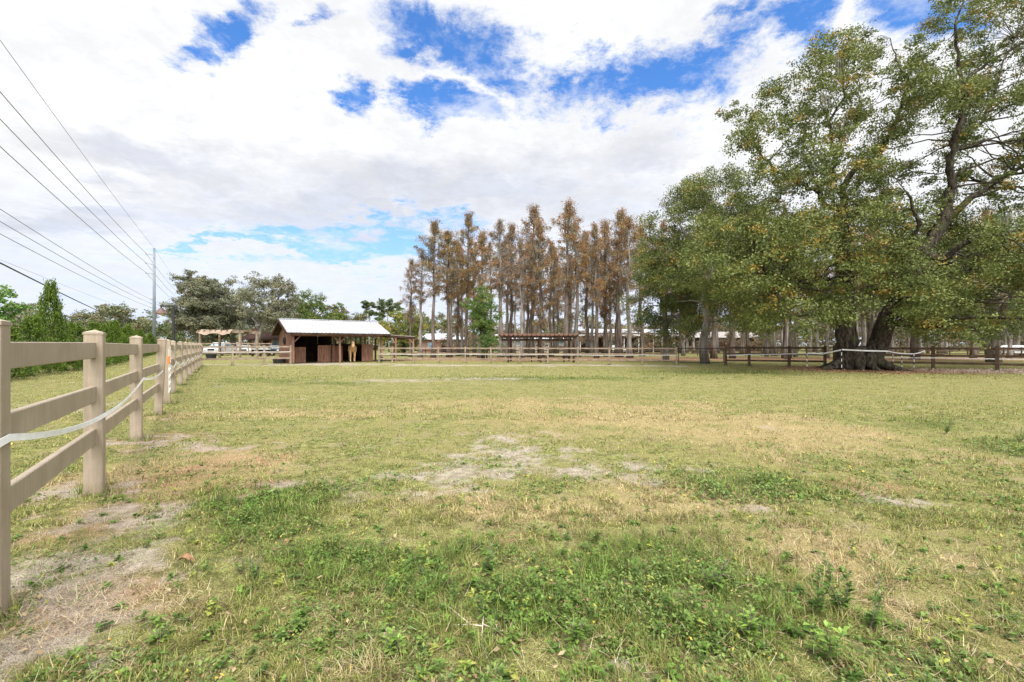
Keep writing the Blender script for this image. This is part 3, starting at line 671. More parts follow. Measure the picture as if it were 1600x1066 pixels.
# ------------------------------------------------------------------ middle and left trees
LIVE = ((.105, .11, .07), (.28, .285, .18), (.28, .25, .15), .12)
GREEN = ((.05, .09, .022), (.19, .25, .07), (.30, .26, .07), .12)
auto_tree('live_oak', 'round grey-green live oak behind the street lamp', gpos(313, 72), 13.6, 8.6, LIVE, .22, 13, 48, 85, 'pale_bark', .4, .12, mat='leaf_far', seed=21, twigs=2)
auto_tree('live_oak', 'open grey-green live oak between the round oak and the leaning oak', gpos(364, 76), 12.8, 9, LIVE, .22, 11, 40, 46, 'pale_bark', .4, .2, mat='leaf_far', seed=22, twigs=2)
auto_tree('live_oak', 'grey live oak with pale leaning trunk beside the log cabin', gpos(398, 70), 12.4, 11, LIVE, .24, 10, 36, 46, 'pale_bark', .38, .25, mat='leaf_far', seed=23, lean=2.0, twigs=2)
auto_tree('live_oak', 'grey-green live oak rising behind the left end of the shed roof', gpos(452, 80), 10.5, 9, LIVE, .24, 10, 38, 40, 'pale_bark', .35, .1, mat='leaf_far', seed=24, twigs=2)
auto_tree('green_tree', 'rounded green tree directly behind the middle of the shed roof', gpos(492, 78), 10.3, 9, GREEN, .22, 12, 38, 40, 'oak_bark', .3, .08, mat='leaf_far', seed=25, twigs=2)
auto_tree('green_tree', 'low mixed green tree behind the right end of the shed roof', gpos(535, 82), 8.3, 9, OLIVE[:1]+((.20, .22, .10), (.25, .2, .1), .15), .22, 11, 38, 34, 'oak_bark', .3, .05, mat='leaf_far', seed=26, twigs=2)
auto_tree('green_tree', 'bright yellow-green tree left of the first brown cypresses', gpos(630, 62), 5.8, 7, ((.10, .13, .025), (.30, .33, .08), (.38, .30, .08), .2), .2, 11, 38, 28, 'oak_bark', .25, .06, mat='leaf_far', seed=27, twigs=2)
auto_tree('green_tree', 'green leafy tree standing among the brown cypress trunks', gpos(755, 46), 7.3, 3.6, ((.05, .10, .022), (.18, .27, .07), (.26, .26, .07), .06), .16, 16, 40, 20, 'oak_bark', .16, .22, mat='leaf_far', seed=28, lr=(.7, 1.1), twigs=2)
auto_tree('green_bush', 'small dark green bush at the left end of the slatted pergola', gpos(761, 44), 2.6, 2.4, ((.045, .09, .022), (.14, .21, .06), (.2, .2, .06), .05), .13, 18, 34, 8, 'oak_bark', .08, .25, cat='bush', mat='leaf_far', seed=29, lr=(.5, .8), twigs=2)
def pine(px, Y_, H, label, seed):
    random.seed(seed); B = gpos(px, Y_); root = empty('pine_tree', B); tag(root, label, 'tree', 'slim pines beyond the shed')
    tp = wig((0, 0, -.1), (random.uniform(-.5, .5), 0, H), 6, .012); bb = MB().tube(tp, [.22, .18, .16, .14, .11, .07, .03], 7)
    bb_ = 0; LP = []
    for k in range(15):
        q = random.uniform(.6, 1.0); a = random.uniform(0, 6.283); r_ = random.uniform(.5, 2.4)*(1.25-q*.7); c = Vector((tp[-1].x*q, 0, H*q)); e = c+Vector((math.cos(a)*r_, math.sin(a)*r_, .35*r_))
        bb.tube([c, e], [.05, .015], 4, False); LP.append(lobe_leaves(e, random.uniform(.5, .85), 12, 26, .26, ((.06, .09, .035), (.19, .24, .10), (.2, .2, .1), .1), .55))
    bb.build('trunk', MAT['pale_bark'], root, True); link(cloud_mesh('crown', LP, 'leaf_far'), 'crown', root)
for a in [(578, 95, 10.2, 'shorter slim pine with tufted crown just right of the shed ridge', 41), (592, 100, 11.3, 'tallest slim pine with tufted crown above the shed lean-to', 42), (608, 98, 10.6, 'slim pine with tufted crown, middle of the three by the lean-to', 43), (622, 104, 11.6, 'slim pine with flat tufts next to the first brown cypress', 44)]: pine(*a)
# far woods: masses no one could count
def woods(name, px0, px1, Y_, hfun, pal, nl, seed, size=.5, r=(1.6, 2.6)):
    random.seed(seed); LP = []
    for k in range(nl):
        px = random.uniform(px0, px1); Yk = Y_+random.uniform(-8, 14); x = (px-800)/F*Yk; H = hfun(px)*random.uniform(.75, 1.08); z = H*random.random()**.8
        LP.append(lobe_leaves((x, Yk, z), random.uniform(*r), 13, 24, size, pal, .7))
    tag(link(cloud_mesh(name, LP, 'leaf_far'), name), kind='stuff')
woods('woods', -260, 236, 125, lambda p: 11.6+1.2*math.sin(p*.05), ((.085, .10, .05), (.25, .265, .14), (.27, .22, .13), .2), 360, 61)
woods('undergrowth', 690, 1240, 88, lambda p: 5.6+1.0*math.sin(p*.07), ((.13, .11, .075), (.33, .27, .19), (.35, .2, .11), .25), 210, 65, .22, (.7, 1.3))
woods('undergrowth', 1180, 1900, 96, lambda p: 6.5+1.0*math.sin(p*.07), ((.09, .085, .055), (.25, .22, .15), (.30, .2, .11), .2), 330, 66, .24, (.8, 1.5))
woods('woods', 226, 700, 130, lambda p: 8.4+1.0*math.sin(p*.04), ((.07, .095, .04), (.20, .24, .10), (.30, .2, .11), .22), 260, 62)
woods('woods', 680, 1120, 135, lambda p: 8.6+1.5*math.sin(p*.03), ((.08, .095, .045), (.22, .23, .11), (.30, .19, .11), .3), 260, 63)
woods('woods', 1100, 2300, 118, lambda p: 11.5+1.5*math.sin(p*.02), ((.06, .075, .035), (.18, .19, .10), (.26, .19, .11), .25), 520, 64)
# ------------------------------------------------------------------ juniper row at the left
def juniper_proto(seed, thin):
    random.seed(seed); root = empty('juniper_shrub', (0, -600, 0)); H = 3.0
    MB().tube(wig((0, 0, -.05), (.05, 0, H*.9), 4, .01), [.07, .06, .045, .03, .01], 6).build('trunk', MAT['cypress_bark'], root, True)
    P_ = []; cols_ = []
    for k in range(300):
        q = random.random()**1.15; rr = (thin*(1-q)**1.0+.07)*random.uniform(.4, 1.08); a = random.uniform(0, 6.283); m_ = 34
        b = np.array([math.cos(a)*rr, math.sin(a)*rr, H*q*.93+.05]); tt = RNG.random(m_)[:, None]; dirv = np.array([math.cos(a)*.28, math.sin(a)*.28, .9])*.42
        P_.append(b+tt*dirv+RNG.normal(0, .05, (m_, 3))); f = np.clip(random.random()*.6+tt[:, 0]*.45, 0, 1)
        cols_.append(cmix((.020, .048, .010), (.15, .22, .034), f))
    P_ = np.concatenate(P_); cols_ = np.concatenate(cols_); v, c = leaf_quads(P_, .085, cols_, 1.6, .42)
    link(np_mesh('crown', v, np.arange(len(v)).reshape(-1, 4), MAT['leaf_far'], c), 'crown', root); return root
jp = [juniper_proto(71, 1.05), juniper_proto(72, .85), juniper_proto(73, 1.2)]
random.seed(77)
jy = 13.0; k = 0; jl = []
while jy < 74:
    q = (jy-19.7); x = -21.8-.56*q if q < 8.3 else -26.4-.70*(jy-28)
    jl.append((x+random.uniform(-.3, .3), jy)); jy += 1.45+.018*jy
tall = min(range(len(jl)), key=lambda i: abs(800+F*jl[i][0]/jl[i][1]-70))
for i, (x, y_) in enumerate(jl):
    h_ = (2.15+random.uniform(-.5, .6))/3.0; h_ *= 1+.004*(y_-20); wf = random.uniform(.95, 1.25)
    if i == tall: h_ = 4.5/3; wf = .95
    elif random.random() < .22 and y_ > 20: h_ *= 1.25
    p = jp[i % 3]
    if i < 3: o = p; o.location = (x, y_, 0); o.scale = (wf, wf, h_)
    else: o = copy_tree(p, (x, y_, 0), random.uniform(0, 6.28), (wf, wf, h_))
    tag(o, 'tallest dark green juniper spire in the row by the tan fence' if i == tall else f'bright green bushy juniper, {ordn(i+1)} from the near end of the row', 'shrub', 'row of junipers beyond the tan fence')
auto_tree('green_tree', 'leafy sapling top poking up at the left edge behind the junipers', gpos(-8, 27), 4.9, 2.6, ((.06, .13, .03), (.2, .33, .08), (.26, .3, .07), .05), .16, 12, 34, 26, 'oak_bark', .08, .2, mat='leaf_far', seed=81, lr=(.45, .7), twigs=2)
# ------------------------------------------------------------------ tan fence on the left
def fence(name, label, pts, H, rails, pw, rw, rh, mat, cap=True, lean=None):
    root = empty(name, (pts[0][0], pts[0][1], 0)); tag(root, label, 'fence'); B = Vector((pts[0][0], pts[0][1], 0))
    P_ = [Vector((p[0], p[1], 0)) for p in pts]
    for i, p in enumerate(P_):
        a = P_[min(i+1, len(P_)-1)]-P_[max(i-1, 0)]; rz = math.atan2(a.y, a.x); m_ = MB(); c = p-B; ww = pw
        Mx = Matrix.Rotation(rz, 4, 'Z'); hh = H
        if lean and i in lean: Mx = Mx @ Matrix.Rotation(lean[i], 4, 'X')
        m_.box((c.x, c.y, 0), (1, 1, 1)); m_.v.clear(); m_.f.clear()
        m_.box(c+Mx @ Vector((0, 0, (hh-.12)/2)), (ww, ww, hh+.12), 0, pw*.06, Mx)
        if cap:
            h2 = ww/2+pw*.025; z0 = hh; T = Matrix.Translation(c) @ Mx
            vs = [T @ Vector((sx*h2, sy*h2, z0-.012)) for sx, sy in ((-1, -1), (1, -1), (1, 1), (-1, 1))]+[T @ Vector((sx*h2, sy*h2, z0+.008)) for sx, sy in ((-1, -1), (1, -1), (1, 1), (-1, 1))]+[T @ Vector((0, 0, z0+.036))]
            po = m_.build('post', MAT[mat], root)
            cp = MB().add(vs, [(0, 3, 2, 1), (0, 1, 5, 4), (1, 2, 6, 5), (2, 3, 7, 6), (3, 0, 4, 7), (4, 5, 8), (5, 6, 8), (6, 7, 8), (7, 4, 8)]).build('cap', MAT[mat], po)
        else: m_.build('post', MAT[mat], root)
    for i in range(len(P_)-1):
        if rails[0] == 'skip' and i in rails[1]: continue
        zs = rails[2] if rails[0] == 'skip' else rails
        for z in zs:
            a = P_[i]-B; b = P_[i+1]-B; dv = (b-a).normalized()*(pw*.5-.015)
            j = random.uniform(-.008, .008)
            MB().bar(a+dv+Vector((0, 0, z+j)), b-dv+Vector((0, 0, z-j)), rw, rh, min(rw, rh)*.12).build('rail', MAT[mat], root)
    return root
def wp(px, Y_): return ((px-800)/F*Y_, Y_)
random.seed(91)
LF = [wp(-22, 2.28), wp(148, 4.33), wp(213, 6.77), wp(247, 9.3), wp(261, 11.0), wp(270, 13.4), wp(281.5, 15.9), wp(290, 18.3), wp(296.5, 20.7), wp(302, 23.1), wp(306.5, 25.5), wp(310.5, 28), wp(314, 30.6)]
v01 = Vector(LF[0])-Vector(LF[1]); LFx = [tuple(Vector(LF[0])+v01.normalized()*2.5)]+LF
fence('ranch_fence', 'tan three-rail vinyl ranch fence running away along the left side', LFx, 1.515, ('skip', (4,), (1.35, .95, .55)), .14, .045, .15, 'fence_tan', lean={4: R(2.5)})
FB = [wp(314, 31.0), wp(363.5, 32.2), wp(413, 33.4), wp(454, 34.4)]
fence('board_fence', 'weathered tan board fence joining the ranch fence to the shed', FB, 1.42, (1.30, .88, .45), .13, .045, .12, 'fence_far', False)
FM = [(-10.6, 36.3)]+[wp(*q) for q in ((613, 36.2), (646, 36.1), (685, 36), (727, 35.8), (767, 35.5), (812, 35), (856, 34.5), (903, 34), (952, 33.4), (1003.5, 32.8), (1057, 32.1))]
fence('board_fence', 'thin weathered board fence in the middle, in front of the slatted pergola', FM, 1.30, (1.18, .76, .34), .11, .04, .10, 'fence_far', False)
FR = [wp(*q) for q in ((1134, 32), (1170.5, 31.5), (1233, 30.6), (1289, 29.6))]
fence('board_fence', 'dark brown board fence between the gate and the huge oak', FR, 1.36, (1.24, .80, .36), .17, .045, .13, 'fence_dark', True)
FR2 = [wp(*q) for q in ((1304, 29.4), (1378, 28.3), (1458, 27.2), (1558, 25.2), (1672, 23.3), (1800, 21.4))]
fence('board_fence', 'dark brown board fence from the huge oak to the right edge', FR2, 1.36, (1.22, .80, .36), .17, .045, .13, 'fence_dark', True)
fence('board_fence', 'low far board fence seen through the cypress trunks', [((px-800)/F*62, 62) for px in range(640, 1260, 25)], 1.15, (1.05, .70, .35), .12, .05, .12, 'fence_dark', False)
fence('board_fence', 'far brown board fence under the right-hand grove', [((px-800)/F*58, 58) for px in range(1260, 1760, 28)], 1.2, (1.1, .72, .35), .12, .05, .12, 'fence_dark', False)
fence('board_fence', 'far board fence behind the cloth-roofed pergola', [((px-800)/F*62, 62) for px in range(262, 442, 18)], 1.75, (1.65, 1.15, .6), .12, .05, .13, 'fence_far', False)
def foot_tufts():
    X_, Y_ = [], []
    for P_, m_ in ((LFx, 150), (FB, 60), (FM, 50), (FR, 60), (FR2, 60)):
        for p in P_: X_ += list(p[0]+RNG.normal(0, .10, m_)); Y_ += list(p[1]+RNG.normal(0, .10, m_))
    X_, Y_ = np.array(X_), np.array(Y_); n_ = len(X_); r = RNG.random(n_)
    col = np.where((RNG.random(n_) < .35)[:, None], cmix((.24, .18, .08), (.5, .42, .22), r), cmix((.05, .10, .018), (.22, .31, .06), r))
    v, q, c = ribbons(X_, Y_, gz(X_, Y_)-.005, .05+.12*RNG.random(n_)**1.5, .004+.0006*Y_, np.abs(RNG.normal(.4, .35, n_)), RNG.random(n_)*6.283, RNG.random(n_), col, 3)
    tag(link(np_mesh('grass', v, q, MAT['blade'], c), 'grass'), kind='stuff')
foot_tufts()
# gate
g0, g1 = Vector((*wp(1059.5, 32.1), 0)), Vector((*wp(1131.5, 32), 0)); root = empty('gate', g0); tag(root, 'thin black metal gate standing closed in the board fence', 'gate')
gv = g1-g0; m_ = MB()
for z in (.22, 1.2): m_.tube([Vector((0, 0, z)), gv+Vector((0, 0, z))], .028, 6)
for q in (0.01, .48, .99): m_.tube([gv*q+Vector((0, 0, .22)), gv*q+Vector((0, 0, 1.2))], .032, 6)
m_.build('gate_frame', MAT['lamp_black'], root)
m_ = MB()
for z in (.5, .75, .98): m_.tube([Vector((0, 0, z)), gv+Vector((0, 0, z))], .010, 5)
m_.build('bar', MAT['lamp_black'], root)
# post pair where the near fence breaks: white bars and an orange handle
root = empty('gate_stile', (*LF[3], 0)); tag(root, 'narrow white laddered gate hanging on the gap in the tan fence', 'gate')
gA = Vector((0, 0, 0)); dirf = (Vector((*LF[4], 0))-Vector((*LF[3], 0))); nrm = Vector((dirf.y, -dirf.x, 0)).normalized()
o1 = dirf*.60+nrm*.09; o2 = dirf*.80+nrm*.09
MB().tube([o1+Vector((0, 0, .32)), o1+Vector((0, 0, 1.32))], .008, 6).build('upright', MAT['rope_grey'], root)
MB().tube([o2+Vector((0, 0, .38)), o2+Vector((0, 0, 1.38))], .008, 6).build('upright', MAT['rope_grey'], root)
for z in (.34, .5, .66, .82, .98): MB().tube([o1+Vector((0, 0, z)), o2+Vector((0, 0, z+.05))], .012, 6).build('rung', MAT['tape'], root)
MB().tube([o1+Vector((0, 0, .98)), o1+Vector((0, 0, 1.16))], .026, 7).build('handle', MAT['orange'], root)
# white tapes
def tapeline(name, label, pts, wd, mat='tape', sag=.05, seg=8, cat='fence tape', twist=True):
    P_ = [Vector(p) for p in pts]; L = []
    for i in range(len(P_)-1):
        for k in range(seg): q = k/seg; L.append(P_[i].lerp(P_[i+1], q)-Vector((0, 0, sag*4*q*(1-q)*(P_[i+1]-P_[i]).length/2.5)))
    L.append(P_[-1]); vs = []; fs = []; th = .002
    for i, p in enumerate(L):
        dd = (L[min(i+1, len(L)-1)]-L[max(i-1, 0)]).normalized(); a = .12*math.sin(i*.7) if twist else 0
        u = (Vector((0, 0, 1))*math.cos(a)+dd.cross(Vector((0, 0, 1)))*math.sin(a)).normalized()*wd/2; nn = dd.cross(u).normalized()*th
        vs += [p-u-nn, p+u-nn, p+u+nn, p-u+nn]
    for i in range(len(L)-1):
        b = i*4
        fs += [(b+j, b+(j+1) % 4, b+4+(j+1) % 4, b+4+j) for j in range(4)]
    fs += [(3, 2, 1, 0), tuple(len(vs)-4+j for j in range(4))]
    o = MB().add(vs, fs).build(name, MAT[mat]); tag(o, label, cat); return o
def side(i, off=.085):
    a = Vector(LFx[min(i+1, len(LFx)-1)])-Vector(LFx[max(i-1, 0)]); nn = Vector((a.y, -a.x)).normalized()*off; return Vector(LFx[i])+nn
zt = [1.0, .93, .742, .905, .885, .90, .93, .80, .86, .82, .87, .84, .88, .88]
tapeline('electric_tape', 'white electric tape sagging along the near posts of the tan fence', [(*side(i), zt[i]) for i in range(0, 5)], .038, sag=.05)
tapeline('electric_tape', 'white electric tape looping along the far posts of the tan fence', [(*side(i), zt[i]) for i in range(5, 14)], .045, sag=.08)
tapeline('electric_tape', 'white electric tape stretched along the board fence left of the shed', [(p[0], p[1]-.09, .93) for p in FB], .05, 'rope_grey', sag=.01)
tapeline('electric_tape', 'white electric tape along the middle board fence', [(p[0], p[1]-.09, .70+.03*math.sin(i*2)) for i, p in enumerate(FM)], .04, 'rope_grey', sag=.015)
tapeline('electric_tape', 'white electric tape along the dark fence by the gate', [(p[0], p[1]-.12, .72+.06*i) for i, p in enumerate(FR)]+[(OAKX-1.4, OAKY+1.0, .98)], .06, sag=.02)
tapeline('electric_tape', 'white electric tape along the dark fence at the right edge', [(p[0], p[1]-.12, .66) for p in FR2[1:]], .05, sag=.01)
pA = at(1261, 552, 27.2); pB = at(1316, 546.5, 25.5); pC = at(1350, 548, 24.9); pD = at(1388, 549, 25.3); pE = at(1425, 553, 26); pF = at(1445, 548, 27)
tapeline('electric_tape', 'white tape drawn round the front of the twin oak trunks', [pA, at(1285, 553, 26.5), pB, pC, pD], .075, sag=.0)
tapeline('electric_tape', 'slack white tape looping from the oak to the dark fence', [pD+Vector((.05, .05, 0)), pE, pF], .05, sag=.06)
def step_post(px, Y_, top, label, seed):
    random.seed(seed); B = gpos(px, Y_); root = empty('step_in_post', B); tag(root, label, 'fence post', 'step-in posts round the oak')
    H = CAMH-(top-540)/F*Y_; n_ = 7
    m1, m2 = MB(), MB()
    for k in range(n_): (m1 if k % 2 else m2).tube([(random.gauss(0, .006), 0, H*k/n_), (random.gauss(0, .006), 0, H*(k+1)/n_)], .020, 6)
    m1.build('white_band', MAT['tape'], root); m2.build('dark_band', MAT['black'], root)
step_post(1261, 27.0, 549, 'black and white step-in post left of the oak roots', 1); step_post(1315, 25.2, 546, 'black and white step-in post leaning on the oak trunk', 2)
step_post(1395, 26.3, 549, 'black and white step-in post right of the oak trunk', 3); step_post(1409, 25.9, 552, 'short step-in post beside the black feeder frame', 4); step_post(1428, 25.6, 548, 'step-in post standing in the pale leaves', 5)
# ------------------------------------------------------------------ shed
A = Vector((-16.9, 35.0, 0)); ex = Vector((.80, .60, 0)).normalized(); ey = Vector((-ex.y, ex.x, 0))
shed = empty('horse_shed', A, math.atan2(ex.y, ex.x)); tag(shed, 'open-fronted red-brown horse shed under a white metal roof', 'shed')
SL, SD, ZR, ZE = 7.1, 5.2, 3.5, 2.42
def loc_s(px, py_, dv): pass
# local frame: x along the front, y into the depth
roof = MB()
def slab(a, b, c, d_, th=.06):
    vs = [Vector(p) for p in (a, b, c, d_)]; nn = (vs[1]-vs[0]).cross(vs[3]-vs[0]).normalized()*th
    return [*vs, *[p+nn for p in vs]], [(0, 3, 2, 1), (4, 5, 6, 7), (0, 1, 5, 4), (1, 2, 6, 5), (2, 3, 7, 6), (3, 0, 4, 7)]
oh = .5; mid = SD/2
roof.add(*slab((-oh, -oh-.2, ZE-.06), (SL+oh, -oh-.2, ZE-.06), (SL+oh, mid, ZR), (-oh, mid, ZR), .05))
roof.add(*slab((-oh, mid, ZR), (SL+oh, mid, ZR), (SL+oh, SD+oh, ZE-.1), (-oh, SD+oh, ZE-.1), .05))
ro = roof.build('roof', MAT['white_metal'], shed)
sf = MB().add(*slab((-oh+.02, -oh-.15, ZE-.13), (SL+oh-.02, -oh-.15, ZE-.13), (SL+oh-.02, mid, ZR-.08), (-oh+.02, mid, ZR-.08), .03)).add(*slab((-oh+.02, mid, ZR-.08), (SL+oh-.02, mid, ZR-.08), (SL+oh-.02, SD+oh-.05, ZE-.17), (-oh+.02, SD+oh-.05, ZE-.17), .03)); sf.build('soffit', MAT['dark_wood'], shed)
rb = MB(); nrb = 26
for k in range(nrb+1):
    x = -oh+.03+(SL+2*oh-.06)*k/nrb; rb.bar((x, -oh-.2, ZE-.06+.065), (x, mid, ZR+.065), .045, .03)
rb.build('standing_seam', MAT['old_metal'], ro)
MB().bar((-oh, mid, ZR+.07), (SL+oh, mid, ZR+.07), .3, .05).build('ridge_cap', MAT['white_metal'], ro)
fb = MB().bar((-oh, -oh-.22, ZE-.12), (SL+oh, -oh-.22, ZE-.12), .04, .16); fb.build('fascia', MAT['dark_wood'], shed)
MB().bar((-oh-.03, -oh-.2, ZE-.12), (-oh-.03, mid, ZR-.06), .05, .2).bar((-oh-.03, mid, ZR-.06), (-oh-.03, SD+oh, ZE-.16), .05, .2).build('fascia', MAT['dark_wood'], shed)
# left gable wall, boards
gw = MB(); nb = 26
for k in range(nb):
    y0 = SD*k/nb; y1 = SD*(k+1)/nb-.012; h0 = ZE+.0+(ZR-ZE)*(1-abs((y0+y1)/2-mid)/mid)-.14
    gw.box((0, (y0+y1)/2, h0/2), (.05+.012*(k % 2), y1-y0, h0))
gw.build('gable_wall', MAT['shed_wood'], shed)
# back wall: solid at the left stall, half height with bars at the right
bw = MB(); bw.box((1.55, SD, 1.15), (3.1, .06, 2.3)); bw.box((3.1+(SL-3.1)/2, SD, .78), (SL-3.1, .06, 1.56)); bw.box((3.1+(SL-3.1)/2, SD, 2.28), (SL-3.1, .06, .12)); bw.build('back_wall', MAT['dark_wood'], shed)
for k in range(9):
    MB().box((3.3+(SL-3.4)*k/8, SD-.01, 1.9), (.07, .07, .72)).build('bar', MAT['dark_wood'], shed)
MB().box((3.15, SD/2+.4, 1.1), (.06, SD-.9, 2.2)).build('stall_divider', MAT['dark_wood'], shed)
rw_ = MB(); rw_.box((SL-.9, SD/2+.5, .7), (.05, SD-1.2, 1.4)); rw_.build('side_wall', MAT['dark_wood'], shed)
def panel(x0, x1, y0, h, z0=.02):
    m_ = MB(); nn = max(3, int((x1-x0)/.16))
    for k in range(nn): a = x0+(x1-x0)*k/nn; b = x0+(x1-x0)*(k+1)/nn-.012; m_.box(((a+b)/2, y0, z0+h/2), (b-a, .04, h))
    m_.bar((x0, y0-.035, z0+h-.07), (x1, y0-.035, z0+h-.07), .03, .12); m_.bar((x0, y0-.035, z0+.12), (x1, y0-.035, z0+.12), .03, .12)
    m_.build('stall_panel', MAT['shed_wood'], shed)
FY = 1.0
panel(.25, 1.2, FY, 1.25); panel(2.1, 3.45, FY, 1.4); panel(3.5, 4.2, FY+.4, 1.35); panel(5.55, 6.55, FY-.4, 1.5)
for x in (0.06, SL/2, SL-.06):
    MB().box((x, -.02, (ZE-.12)/2), (.15, .15, ZE-.12), 0, .01).build('post', MAT['shed_post'], shed)
    for s_ in (-1, 1):
        if 0 < x+s_*.6 < SL: MB().bar((x+s_*.07, -.02, ZE-.75), (x+s_*.6, -.02, ZE-.17), .07, .09).build('brace', MAT['shed_post'], shed)
for x in (0.06, SL/2, SL-.9): MB().box((x+.02, 1.7, 1.18), (.13, .13, 2.36)).build('post', MAT['shed_post'], shed)
MB().bar((-.1, -.02, ZE-.20), (SL+.1, -.02, ZE-.20), .09, .16).build('beam', MAT['shed_post'], shed)
# lean-to on the right gable
lt = MB(); lt.add(*slab((SL-.05, -.3, ZE-.10), (SL+2.95, -.3, ZE-.24), (SL+2.95, 4.2, ZE-.24), (SL-.05, 4.2, ZE-.10), .05)); lt.build('lean_to_roof', MAT['old_metal'], shed)
MB().bar((SL, -.25, ZE-.22), (SL+2.9, -.25, ZE-.36), .06, .18).bar((SL+2.87, -.25, ZE-.36), (SL+2.87, 4.1, ZE-.36), .06, .18).build('beam', MAT['dark_wood'], shed)
for (x, y0) in ((SL+1.15, -.2), (SL+2.8, -.2), (SL+2.8, 4.0), (SL+.9, 4.0)):
    MB().box((x, y0, 1.02), (.14, .14, 2.06)).build('post', MAT['shed_post'], shed)
for (x, y0) in ((SL+1.15, -.2), (SL+2.8, -.2)):
    MB().bar((x, y0-.02, 1.55), (x-.42, y0-.02, 2.0), .07, .09).build('brace', MAT['shed_post'], shed)
def in_shed(x, y, z=0): return A+ex*x+ey*y+Vector((0, 0, z))
# things by the shed
wr = empty('wreath', in_shed(-.09, 2.6, 1.78), math.atan2(ex.y, ex.x)); tag(wr, 'small dark wreath hanging on the shed gable wall', 'wreath')
m_ = MB(); m_.tube([(0, .26*math.cos(a*.3927), .26*math.sin(a*.3927)) for a in range(17)], .07, 6, False); m_.build('ring', MAT['black'], wr); MB().tube([(0, 0, .26), (0, 0, .75)], .02, 5).build('ribbon', MAT['black'], wr)
def tub(name, label, cat, c, r_, h, mat, lid=False):
    m_ = MB(); m_.tube([Vector((0, 0, 0)), Vector((0, 0, h))], [r_*.85, r_], 16); root = empty(name, c); tag(root, label, cat); m_.build('body', MAT[mat], root, False)
    m2 = MB(); m2.tube([(r_*math.cos(a*.3927), r_*math.sin(a*.3927), h) for a in range(17)], .03, 5, False); m2.build('rim', MAT[mat], root); return root
tub('water_trough', 'low black water tub on the grass by the shed gable wall', 'trough', Vector((-18.4, 36.0, 0)), .5, .38, 'black')
tub('lane_tub', 'dark tub lying in the lane beyond the fence corner', 'tub', Vector((*wp(330, 48), 0)), .5, .45, 'rubber')  # this object is a dark round tub with a rim
tub('feed_bucket', 'dark bucket standing beside the shed corner post under the lean-to', 'bucket', in_shed(6.5, -.35, .0)+Vector((.25, .3, 0)), .2, .38, 'black')
